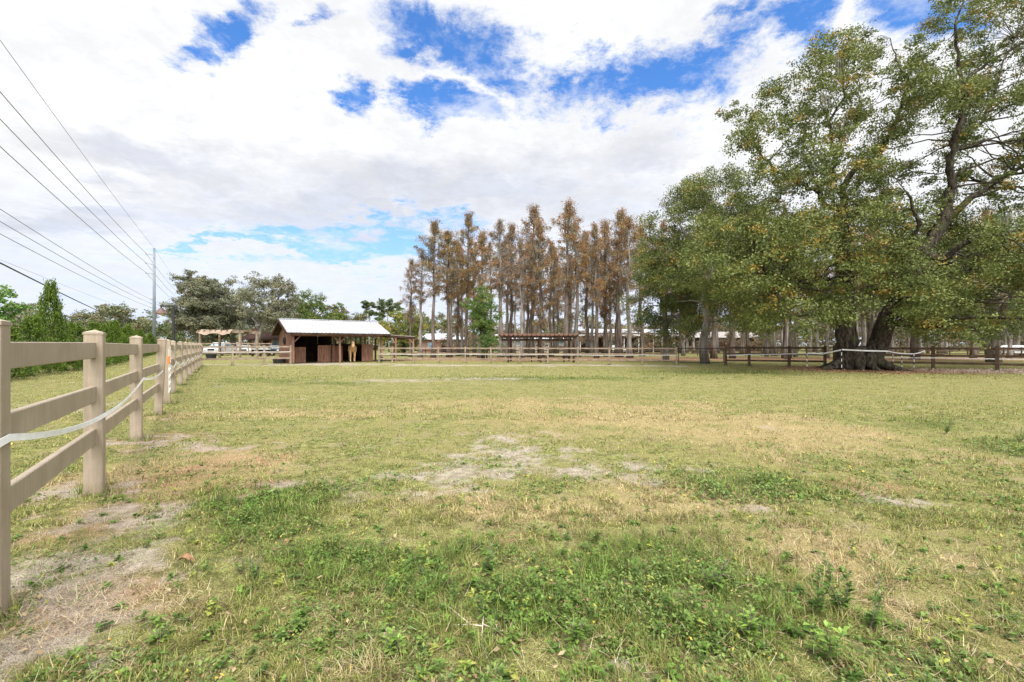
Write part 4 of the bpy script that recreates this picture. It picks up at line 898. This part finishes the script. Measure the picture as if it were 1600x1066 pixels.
# ------------------------------------------------------------------ horse
def horse(loc, rz):
    root = bpy.data.meshes.new('horse')
    V_ = {'pel': (-.72, 0, 1.24, .29), 'loin': (-.35, 0, 1.22, .31), 'bar': (.0, 0, 1.16, .35), 'with': (.38, 0, 1.18, .32), 'che': (.58, 0, 1.08, .29),
          'nk1': (.76, 0, 1.28, .21), 'nk2': (.92, 0, 1.46, .165), 'poll': (1.00, 0, 1.62, .125), 'brow': (1.12, 0, 1.56, .135), 'nose': (1.25, 0, 1.36, .095), 'muz': (1.31, 0, 1.24, .08),
          'tail': (-.98, 0, 1.24, .05), 'tail2': (-1.08, 0, .95, .07), 'tail3': (-1.08, 0, .55, .04)}
    E_ = [('pel', 'loin'), ('loin', 'bar'), ('bar', 'with'), ('with', 'che'), ('che', 'nk1'), ('nk1', 'nk2'), ('nk2', 'poll'), ('poll', 'brow'), ('brow', 'nose'), ('nose', 'muz'), ('pel', 'tail'), ('tail', 'tail2'), ('tail2', 'tail3')]
    for s_, t_ in ((-1, 'l'), (1, 'r')):
        V_.update({'sh'+t_: (.50, s_*.16, 1.0, .15), 'el'+t_: (.50, s_*.175, .80, .10), 'kn'+t_: (.53, s_*.165, .45, .062), 'fe'+t_: (.52, s_*.16, .16, .045), 'ho'+t_: (.56, s_*.16, .02, .065),
                   'hp'+t_: (-.66, s_*.17, 1.02, .19), 'st'+t_: (-.55, s_*.18, .82, .13), 'hk'+t_: (-.82, s_*.17, .50, .068), 'ff'+t_: (-.74, s_*.16, .16, .046), 'hf'+t_: (-.70, s_*.16, .02, .065), 'ear'+t_: (.98, s_*.10, 1.80, .024)})
        E_ += [('with', 'sh'+t_), ('sh'+t_, 'el'+t_), ('el'+t_, 'kn'+t_), ('kn'+t_, 'fe'+t_), ('fe'+t_, 'ho'+t_), ('pel', 'hp'+t_), ('hp'+t_, 'st'+t_), ('st'+t_, 'hk'+t_), ('hk'+t_, 'ff'+t_), ('ff'+t_, 'hf'+t_), ('poll', 'ear'+t_)]
    ks = list(V_); root.from_pydata([V_[k][:3] for k in ks], [(ks.index(a), ks.index(b)) for a, b in E_], []); root.materials.append(MAT['coat'])
    o = bpy.data.objects.new('horse', root); C.objects.link(o); o.location = loc; o.rotation_euler = (0, 0, rz)
    md = o.modifiers.new('skin', 'SKIN'); md.use_smooth_shade = True
    for i, k in enumerate(ks): sv = root.skin_vertices[0].data[i]; sv.radius = (V_[k][3], V_[k][3]*(1.0)); sv.use_root = (k == 'pel')
    o.modifiers.new('sub', 'SUBSURF').levels = 2; o.modifiers['sub'].render_levels = 2
    tag(o, 'palomino horse standing in the shed doorway facing the field', 'horse')
    mb = MB()
    for k in range(60):
        q = random.random(); p = Vector((.66, 0, 1.42)).lerp(Vector((.95, 0, 1.72)), q); s_ = random.choice((-1, 1)); mb.tube([p, p+Vector((-.03, s_*.08, -.06)), p+Vector((-.01, s_*(.15-.04*q), -.2))], [.018, .014, .004], 4, False)
    for k in range(14): mb.tube([(1.0, random.gauss(0, .02), 1.74), (1.17, random.gauss(0, .04), 1.68), (1.24, random.gauss(0, .04), 1.55)], [.014, .014, .004], 4, False)
    mb.build('mane', MAT['mane'], o)
    for s_ in (-1, 1):
        for x in (.56, -.70): MB().tube([(x, s_*.16, 0), (x-.01, s_*.16, .09)], [.075, .055], 8).build('hoof', MAT['hoof'], o)
        MB().tube([(1.14, s_*.12, 1.54), (1.155, s_*.14, 1.535)], [.022, .012], 6).build('eye', MAT['black'], o)
    bl = MB(); bl.tube([(1.25, 0, 1.47), (1.20, 0, 1.56), (1.13, 0, 1.70)], [.04, .045, .03], 6); 
    return o
hp = in_shed(4.85, 0.9); horse(hp, math.atan2(-hp.y, -hp.x)+.06)
# ------------------------------------------------------------------ pergolas
def pergola_b():
    root = empty('pergola', (0, 0, 0)); tag(root, 'long brown slat-roofed pergola in front of the brown cypresses', 'pergola')
    x0, x1, y0, y1, z0, z1 = -1.15, 5.45, 37.0, 40.6, 2.24, 2.00
    for (x, y_) in ((-.3, y0+.3), (2.35, y0+.3), (5.05, y0+.3), (-.1, y1-.3), (2.35, y1-.3), (5.05, y1-.3)):
        MB().box((x, y_, 1.02), (.16, .16, 2.04)).build('post', MAT['dark_wood'], root)
    for y_, z in ((y0+.3, z0-.12), (y1-.3, z1-.1)): MB().bar((x0+.2, y_, z), (x1-.15, y_, z), .07, .18).build('beam', MAT['dark_wood'], root)
    for k in range(18): x = x0+.1+(x1-x0-.2)*k/17; MB().bar((x, y0, z0+.02), (x+.25, y1, z1+.03), .05, .13).build('rafter', MAT['dark_wood'], root)
    for k in range(14): q = (k+.5)/14; y_ = y0+(y1-y0)*q; z = z0+(z1-z0)*q+.11; MB().bar((x0, y_, z), (x1, y_, z), .07, .035).build('slat', MAT['shed_post'], root)
    for (xa, xb) in ((-.5, 1.9), (2.7, 4.6)):
        b = empty('bench', (xa, 38.6, 0)); tag(b, 'low dark bench under the left bay of the slatted pergola' if xa < 0 else 'low dark bench under the right bay of the slatted pergola', 'bench')
        MB().box(((xb-xa)/2, 0, .46), (xb-xa, .38, .06)).build('seat', MAT['dark_wood'], b)
        for q in (.1, .9): MB().box(((xb-xa)*q, 0, .215), (.08, .34, .43)).build('leg', MAT['dark_wood'], b)
pergola_b()
def pergola_a():
    Y_ = 48.; c = gpos(344, Y_); root = empty('pergola', c); tag(root, 'timber pergola with sagging tan cloth roof in front of the pickup', 'pergola')
    W2 = 31*Y_/F; H = CAMH+(540-519)/F*Y_
    for sx in (-1, 1):
        for y_ in (0, 3.2): MB().box((sx*W2, y_, H/2-.06), (.2, .2, H-.1)).build('post', MAT['fence_far'], root)
    for y_ in (0, 3.2): MB().bar((-W2-.4, y_, H), (W2+.4, y_, H), .1, .2).build('beam', MAT['fence_far'], root)
    for k in range(8): x = -W2+2*W2*k/7; MB().bar((x, -.4, H+.16), (x, 3.6, H+.16), .06, .12).build('rafter', MAT['fence_far'], root)
    nx, ny = 24, 10; v = []
    for j in range(ny+1):
        for i in range(nx+1):
            q = i/nx; x = -W2+.15+q*(2*W2-.9); y_ = -.5+4.0*j/ny; z = H+.26+.03*math.sin(q*22)-.10*math.sin(q*math.pi*2)**2
            if j == 0: z -= .42+.05*math.sin(q*9); y_ = -.56
            v.append((x, y_, z))
    f = [(j*(nx+1)+i, j*(nx+1)+i+1, (j+1)*(nx+1)+i+1, (j+1)*(nx+1)+i) for j in range(ny) for i in range(nx)]
    o = MB().add(v, f).build('cloth_roof', MAT['tan_cloth'], root); s_ = o.modifiers.new('s', 'SOLIDIFY'); s_.thickness = .02
pergola_a()
# ------------------------------------------------------------------ vehicles
def vehicle(name, label, cat, px, Y_, rz, paint, kind_='pickup'):
    c = gpos(px, Y_); root = empty(name, c, rz); tag(root, label, cat)
    # local: y- is the front; width x
    def prof(pts, w_, taper=None):
        m_ = MB(); n_ = len(pts); vs = []
        for s_ in (-1, 1):
            for (y_, z) in pts: k = 1.0 if taper is None else (1-taper*max(0, (z-1.05))); vs.append((s_*w_/2*k, y_, z))
        fs = [tuple(range(n_))[::-1], tuple(n_+i for i in range(n_))]+[(i, (i+1) % n_, n_+(i+1) % n_, n_+i) for i in range(n_)]
        return m_.add(vs, fs)
    if kind_ == 'pickup': body = [(-2.7, .45), (-2.75, .75), (-2.65, 1.08), (-1.35, 1.16), (-1.35, 1.17), (2.7, 1.17), (2.75, .5)]; cab = [(-1.45, 1.12), (-.75, 1.82), (.9, 1.84), (1.25, 1.12)]
    else: body = [(-2.2, .35), (-2.25, .65), (-2.1, .85), (-1.1, .95), (2.1, .98), (2.2, .4)]; cab = [(-1.2, .93), (-.45, 1.42), (1.0, 1.44), (1.75, .95)]
    hw = 1.95 if kind_ == 'pickup' else 1.78
    b = prof(body, hw).build('body', MAT[paint], root); md = b.modifiers.new('bv', 'BEVEL'); md.width = .06; md.segments = 2
    prof(cab, hw-.12, .28).build('cabin', MAT[paint], root)
    z0, z1 = (1.18, 1.76) if kind_ == 'pickup' else (.98, 1.37); y0, y1 = (-1.42, -.83) if kind_ == 'pickup' else (-1.12, -.55); t0 = (hw-.2)/2; t1 = (hw-.5)/2
    MB().add(*slab((-t0, y0, z0), (t0, y0, z0), (t1, y1, z1), (-t1, y1, z1), .03)).build('windshield', MAT['glass'], root)
    for s_ in (-1, 1):
        ya, yb = (-.6, .85) if kind_ == 'pickup' else (-.35, 1.1); xs = s_*(hw/2-.035)
        MB().add(*slab((xs, ya-.35, z0+.03), (xs, yb+.2, z0+.03), (xs-s_*.13, yb, z1-.05), (xs-s_*.13, ya, z1-.05), -.02*s_)).build('side_window', MAT['glass'], root)
        MB().box((s_*(hw/2-.25), body[1][0]-.02, body[1][1]+.12), (.34, .08, .17), 0, .02).build('headlight', MAT['white_paint'], root)
        for yw in ((-1.75, 1.75) if kind_ == 'pickup' else (-1.4, 1.35)):
            w_ = MB().tube([(s_*(hw/2-.24), yw, .37), (s_*(hw/2+.0), yw, .37)], .37 if kind_ == 'pickup' else .32, 18).build('wheel', MAT['rubber'], root)
            MB().tube([(s_*(hw/2+.001), yw, .37), (s_*(hw/2+.03), yw, .37)], .2, 12).build('rim', MAT['old_metal'], w_)
        MB().box((s_*(hw/2+.1), y1-.35, z0+.12), (.18, .1, .14)).build('wing_mirror', MAT['black'], root)
    MB().box((0, body[1][0]-.02, body[1][1]+.1), (hw-1.1, .06, .22)).build('grille', MAT['black'], root)
    MB().box((0, body[0][0]-.08, body[0][1]+.07), (hw-.04, .18, .2), 0, .03).build('bumper', MAT['old_metal'], root)
vehicle('pickup_truck', 'pale pickup truck parked nose-on beneath the cloth-roofed pergola', 'pickup', 346, 64, .12, 'truck_paint')
vehicle('parked_car', 'silver car roof showing behind the far fence beside the pergola post', 'car', 382, 68, .5, 'truck_paint', 'car')
vehicle('parked_car', 'dark car parked between the log cabin and the shed', 'car', 424, 62, 1.1, 'black', 'car')
vehicle('parked_car', 'white car parked in front of the long white-roofed barn', 'car', 965, 78, 1.45, 'white_paint', 'car')
vehicle('parked_car', 'white car parked past the dark fence at the right edge', 'car', 1588, 60, 1.5, 'white_paint', 'car')
# white garden boards left of the shed
root = empty('white_bench', gpos(396, 58)); tag(root, 'long white bench on short legs left of the shed', 'bench')
MB().box((.95, 0, .95), (2.3, .5, .10)).build('seat', MAT['white_paint'], root)
for q in (-.1, .9, 1.9): MB().box((q, 0, .45), (.08, .4, .9)).build('leg', MAT['dark_wood'], root)
# ------------------------------------------------------------------ far buildings
def building(name, label, px0, px1, Y_, depth, eave, ridge, wall_m, roof_m, opens=(), ov=.5):
    x0, x1 = (px0-800)/F*Y_, (px1-800)/F*Y_; root = empty(name, ((x0+x1)/2, Y_, 0)); tag(root, label, 'building'); L = x1-x0
    MB().box((0, depth/2, eave/2), (L, depth, eave)).add([(-L/2, 0, eave), (-L/2, depth, eave), (-L/2, depth/2, ridge-.05), (L/2, 0, eave), (L/2, depth, eave), (L/2, depth/2, ridge-.05)], [(0, 2, 1), (3, 4, 5), (0, 1, 4, 3), (1, 2, 5, 4), (2, 0, 3, 5)]).build('wall', MAT[wall_m], root)
    r_ = MB(); r_.add(*slab((-L/2-ov, -ov, eave-.05), (L/2+ov, -ov, eave-.05), (L/2+ov, depth/2, ridge), (-L/2-ov, depth/2, ridge), .1)); r_.add(*slab((-L/2-ov, depth/2, ridge), (L/2+ov, depth/2, ridge), (L/2+ov, depth+ov, eave-.05), (-L/2-ov, depth+ov, eave-.05), .1)); r_.build('roof', MAT[roof_m], root)
    for (nm, q, z, w_, h_, mt) in opens:
        f_ = MB().box((L*(q-.5), -.02, z), (w_, .1, h_)).build(nm, MAT[mt], root)
        if nm == 'window':
            MB().box((L*(q-.5), -.06, z-h_/2-.06), (w_+.2, .16, .08)).build('sill', MAT['white_paint'], f_)
    return root, L
b, L = building('barn', 'long low barn with white roof behind the cypress trunks', 905, 1062, 95, 9, 4.0, 4.9, 'dark_wood', 'white_metal', [('door', .3, 1.2, 2.2, 2.4, 'black'), ('door', .7, 1.2, 2.4, 2.4, 'black'), ('window', .5, 1.7, 1.2, .9, 'glass'), ('window', .12, 1.7, 1.2, .9, 'glass')])
for k in range(8): MB().box((-L/2+L*k/7, -1.6, 1.65), (.18, .18, 3.3)).build('post', MAT['white_paint'], b)
MB().add(*slab((-L/2-.5, -2.2, 3.3), (L/2+.5, -2.2, 3.3), (L/2+.5, -.55, 3.7), (-L/2-.5, -.55, 3.7), .08)).build('porch_roof', MAT['old_metal'], b)
building('barn', 'dark open barn partly hidden by the grove right of the gate', 1085, 1190, 105, 9, 3.2, 4.6, 'dark_wood', 'old_metal', [('door', .3, 1.2, 2.6, 2.4, 'black'), ('door', .7, 1.2, 2.6, 2.4, 'black')])
building('house', 'small red-brown house with pale roof between shed and cypresses', 652, 722, 92, 7, 2.6, 3.8, 'brick_red', 'white_metal', [('window', .3, 1.5, 1.2, 1.0, 'glass'), ('door', .6, 1.05, 1.0, 2.1, 'black')])
building('house', 'pale house with low roof seen above the slatted pergola', 775, 905, 100, 8, 2.6, 3.9, 'old_metal', 'white_metal', [('window', .3, 2.0, 1.4, 1.0, 'glass'), ('window', .75, 2.0, 1.4, 1.0, 'glass')])
b, L = building('log_cabin', 'log cabin with dark shingle roof left of the shed', 388, 452, 75, 7, 2.7, 4.7, 'log', 'shingle', [('window', .18, 1.8, 1.0, 1.1, 'glass'), ('door', .42, 1.1, 1.0, 2.1, 'dark_wood'), ('window', .7, 1.8, 1.2, 1.0, 'glass')])
for k in range(5): MB().box((-L/2+.2+(L-.4)*k/4, -1.9, 1.25), (.18, .18, 2.5)).build('post', MAT['log'], b)
MB().add(*slab((-L/2-.5, -2.3, 2.35), (L/2+.5, -2.3, 2.35), (L/2+.5, -.4, 2.85), (-L/2-.5, -.4, 2.85), .08)).build('porch_roof', MAT['shingle'], b)
# ------------------------------------------------------------------ street lamp
Y_ = 30.0; c = gpos(271, Y_); H = CAMH+(540-477)/F*Y_; root = empty('street_lamp', c); tag(root, 'dark street lamp with bell shade on a short arm behind the tan fence', 'street lamp')
MB().tube([(0, 0, 0), (0, 0, .4), (0, 0, .45), (0, 0, H)], [.14, .14, .085, .08], 12).build('pole', MAT['lamp_black'], root, False)
MB().bar((.06, 0, H-.06), (-.84, 0, H-.06), .07, .10).build('arm', MAT['lamp_black'], root)
MB().tube([(-.80, 0, H-.05), (-.80, 0, H-.2)], .05, 8).build('arm_joint', MAT['lamp_black'], root)
sh_ = MB().tube([(-.80, 0, H-.18), (-.80, 0, H-.24), (-.80, 0, H-.36), (-.80, 0, H-.50), (-.80, 0, H-.54)], [.07, .12, .22, .36, .38], 18).build('lamp_shade', MAT['lamp_copper'], root, False)
MB().tube([(-.80, 0, H-.53), (-.80, 0, H-.60), (-.80, 0, H-.66)], [.20, .17, .07], 12).build('globe', MAT['lamp_globe'], root, True)
# ------------------------------------------------------------------ power poles and lines
dl = Vector((-.632, 1, 0))
def upole(base, label, H):
    root = empty('utility_pole', base); tag(root, label, 'utility pole'); MB().tube([(0, 0, -.2), (0, 0, H)], [.38, .2], 14).build('pole', MAT['galvanised'], root, True)
    for z in (H-1.4, H-3.5, H-5.6):
        a = MB().tube([(-.25, -.05, z-.15), (-.9, -.15, z), (-1.55, -.3, z+.02)], [.07, .05, .04], 6).build('insulator_arm', MAT['galvanised'], root); MB().tube([(-1.55, -.3, z-.05), (-1.62, -.32, z+.25)], .08, 6).build('insulator', MAT['galvanised'], a)
    for z in (11.6, 10.7, 9.8): MB().tube([(-.3, 0, z), (-.85, -.1, z+.02)], .05, 6).build('insulator_arm', MAT['galvanised'], root)
PY = 100.0; PB = Vector((-.7862*PY, PY, 0)); P0 = PB-dl*95; P2 = PB+dl*95
upole(PB, 'tall grey steel utility pole with stub arms beyond the street lamp', 22.8)
def wire(label, a, b, c_, r_, sag, mat='wire'):
    L = []
    for s_, e_ in ((a, b), (b, c_)):
        if e_ is None: continue
        for k in range(25): q = k/24; L.append(Vector(s_).lerp(Vector(e_), q)-Vector((0, 0, sag*4*q*(1-q))))
    o = MB().tube(L, r_, 5).build('power_line', MAT[mat]); tag(o, label, 'power line', 'power lines over the left side')
def off(p, dx, z): return (p.x+dx, p.y-.3*(dx < -1), z)
wire('faint topmost power line running to the very top of the steel pole', off(P0, 0, 22.9), off(PB, 0, 22.8), off(P2, 0, 22.8), .022, .6)
for i, (z, w_) in enumerate(((21.65, 'upper'), (19.55, 'middle'), (17.45, 'lower'))): wire(f'{w_} of the three bold power lines reaching the pole\'s stub arms', off(P0, -1.6, z), off(PB, -1.6, z), off(P2, -1.6, z), .036, .9)
for i, (z, w_) in enumerate(((11.6, 'upper'), (10.7, 'middle'), (9.8, 'lower'))): wire(f'{w_} of the three thin power lines low on the steel pole', off(P0, -.85, z+.4), off(PB, -.85, z), off(P2, -.85, z), .027, .7)
wire('very faint lowest grey power line on the steel pole', off(P0, -.5, 8.0), off(PB, -.3, 7.6), None, .012, .5)
wire('thick black cable crossing low at the left edge above the junipers', (-5.0, -6, 6.4), (-84, 100, 6.2), None, .045, .5, 'wire_dark')
# ------------------------------------------------------------------ foreground plants
def weed(px, py, H, label, seed, stems=3, leaf=.05, dark=True, spike=True, dens=26):
    random.seed(seed); Yw = F*CAMH/(py-540); x = (px-800)/F*Yw; z = float(gz(np.array([x]), np.array([Yw]))[0]); root = empty('weed', (x, Yw, z)); tag(root, label, 'weed')
    sm = MB(); P_ = []; ax_ = []; 
    lv = []; lc = []
    for s_ in range(stems):
        top = Vector((random.gauss(0, .28*H), random.gauss(0, .28*H), H*random.uniform(.7, 1))); pt = wig((0, 0, 0), top, 5, .03); sm.tube(pt, [.003, .0028, .0024, .002, .0016, .001], 5, False)
        for k in range(int(dens*H/.3)):
            q = .12+.88*random.random(); i = min(int(q*5), 4); c = pt[i].lerp(pt[i+1], q*5-i); a = random.uniform(0, 6.283); L = leaf*(1.15-.75*q)*random.uniform(.7, 1.2) if spike else leaf*random.uniform(.6, 1.1)
            up = random.uniform(.1, .9); dv = Vector((math.cos(a), math.sin(a), up)).normalized(); sv = dv.cross(Vector((0, 0, 1))).normalized()*L*.24; e = c+dv*L-Vector((0, 0, L*.15)); m2 = c+dv*L*.5+Vector((0, 0, L*.04))
            lv += [c, m2+sv, e, m2-sv]; f = random.random(); lc += [[.07+.09*f, .12+.15*f, .022+.03*f] if dark else [.11+.16*f, .20+.2*f, .035+.04*f]]*4
    sm.build('stem', MAT['twig'], root, True); link(np_mesh('foliage', np.array([tuple(p) for p in lv]), np.arange(len(lv)).reshape(-1, 4), MAT['leaf'], np.array(lc)), 'foliage', root)
weed(1313, 962, .30, 'tall dark spiky weed standing right of centre in the near grass', 201, 2, .052, dens=75)
weed(1272, 965, .26, 'shorter dark spiky weed just left of the tall one', 202, 2, .048, dens=75)
weed(1358, 985, .24, 'thin dark weed leaning at the right of the spiky pair', 203, 2, .045, dens=65)
weed(1300, 1040, .17, 'broad pale-leaved weed below the dark spiky weeds', 204, 5, .05, False, False)
weed(1115, 930, .2, 'leafy dark weed clump left of the spiky weeds', 205, 5, .06)
weed(760, 905, .17, 'dark green leafy weed in the middle of the near grass', 206, 5, .055)
weed(400, 915, .14, 'dark leafy weed clump left of centre near the brown leaf', 207, 5, .045)
weed(375, 905, .12, 'small dark weed beside the brown curled leaf', 208, 3, .04)
weed(1478, 678, .34, 'feathery grey-green seedling alone in the field at right', 209, 7, .035, False, dens=40)
weed(1592, 690, .30, 'feathery seedling at the right edge of the field', 210, 6, .035, False, dens=40)
weed(1170, 1010, .16, 'yellow-green weed near the bottom right of centre', 211, 6, .06, False)
weed(620, 1040, .13, 'bright yellow-green weed rosette near the bottom left of centre', 212, 7, .055, False)
weed(900, 1015, .14, 'light green weed tuft right of the dead twig', 213, 6, .05, False)
weed(250, 1020, .10, 'small bright weed at the edge of the bare sand', 214, 5, .045, False)
weed(160, 765, .07, 'tiny green weed at the foot of the near fence post', 215, 5, .035, False)
# pale dead twig
Yw = F*CAMH/(1020-540); bx_ = (768-800)/F*Yw; root = MB()
def tw(px, py, z): Y2 = F*CAMH/(py-540); return Vector(((px-800)/F*Y2, Y2, z))
for pts, r_ in (([(770, 1062, .03), (752, 1022, .05), (755, 985, .06), (762, 965, .05)], .0035), ([(752, 1022, .05), (765, 1040, .04), (790, 1048, .03)], .003), ([(755, 998, .06), (735, 992, .05), (700, 965, .06), (675, 950, .04)], .0028),
                 ([(755, 995, .06), (780, 1002, .05), (800, 1000, .04)], .003), ([(758, 985, .06), (775, 992, .05), (780, 1003, .03)], .002), ([(735, 992, .05), (690, 990, .04), (662, 970, .04)], .002), ([(765, 1062, .02), (748, 1055, .03)], .003), ([(752, 978, .05), (757, 960, .06)], .0018)):
    root.tube([tw(*p) for p in pts], [r_*(1-.5*i/(len(pts)-1)) for i in range(len(pts))], 6)
tag(root.build('dead_twig', MAT['driftwood'], None, True), 'pale branching dead twig lying in the near grass', 'twig')
def curled(px, py, L, label, mat='dead_leaf', rz=0):
    Y2 = F*CAMH/(py-540); x = (px-800)/F*Y2; z = float(gz(np.array([x]), np.array([Y2]))[0]); v = []; nx, ny = 6, 4
    for i in range(nx+1):
        q = i/nx; w_ = math.sin(q*math.pi)**.7*L*.32+.001
        for j in range(ny+1): s_ = j/ny*2-1; v.append((L*(q-.5), s_*w_, .012+abs(s_)*w_*.7+.015*math.sin(q*5)))
    f = [(i*(ny+1)+j, (i+1)*(ny+1)+j, (i+1)*(ny+1)+j+1, i*(ny+1)+j+1) for i in range(nx) for j in range(ny)]
    o = MB().add(v, f).build('fallen_leaf', MAT[mat], None, True); o.location = (x, Y2, z+.01); o.rotation_euler = (0, 0, rz); o.modifiers.new('s', 'SOLIDIFY').thickness = .001; tag(o, label, 'leaf')
curled(292, 890, .10, 'dark brown curled leaf lying on the thin grass at left', 'dead_leaf', .3)
curled(452, 858, .08, 'rusty flat leaf lying in the grass left of centre', 'dead_leaf', 1.2)
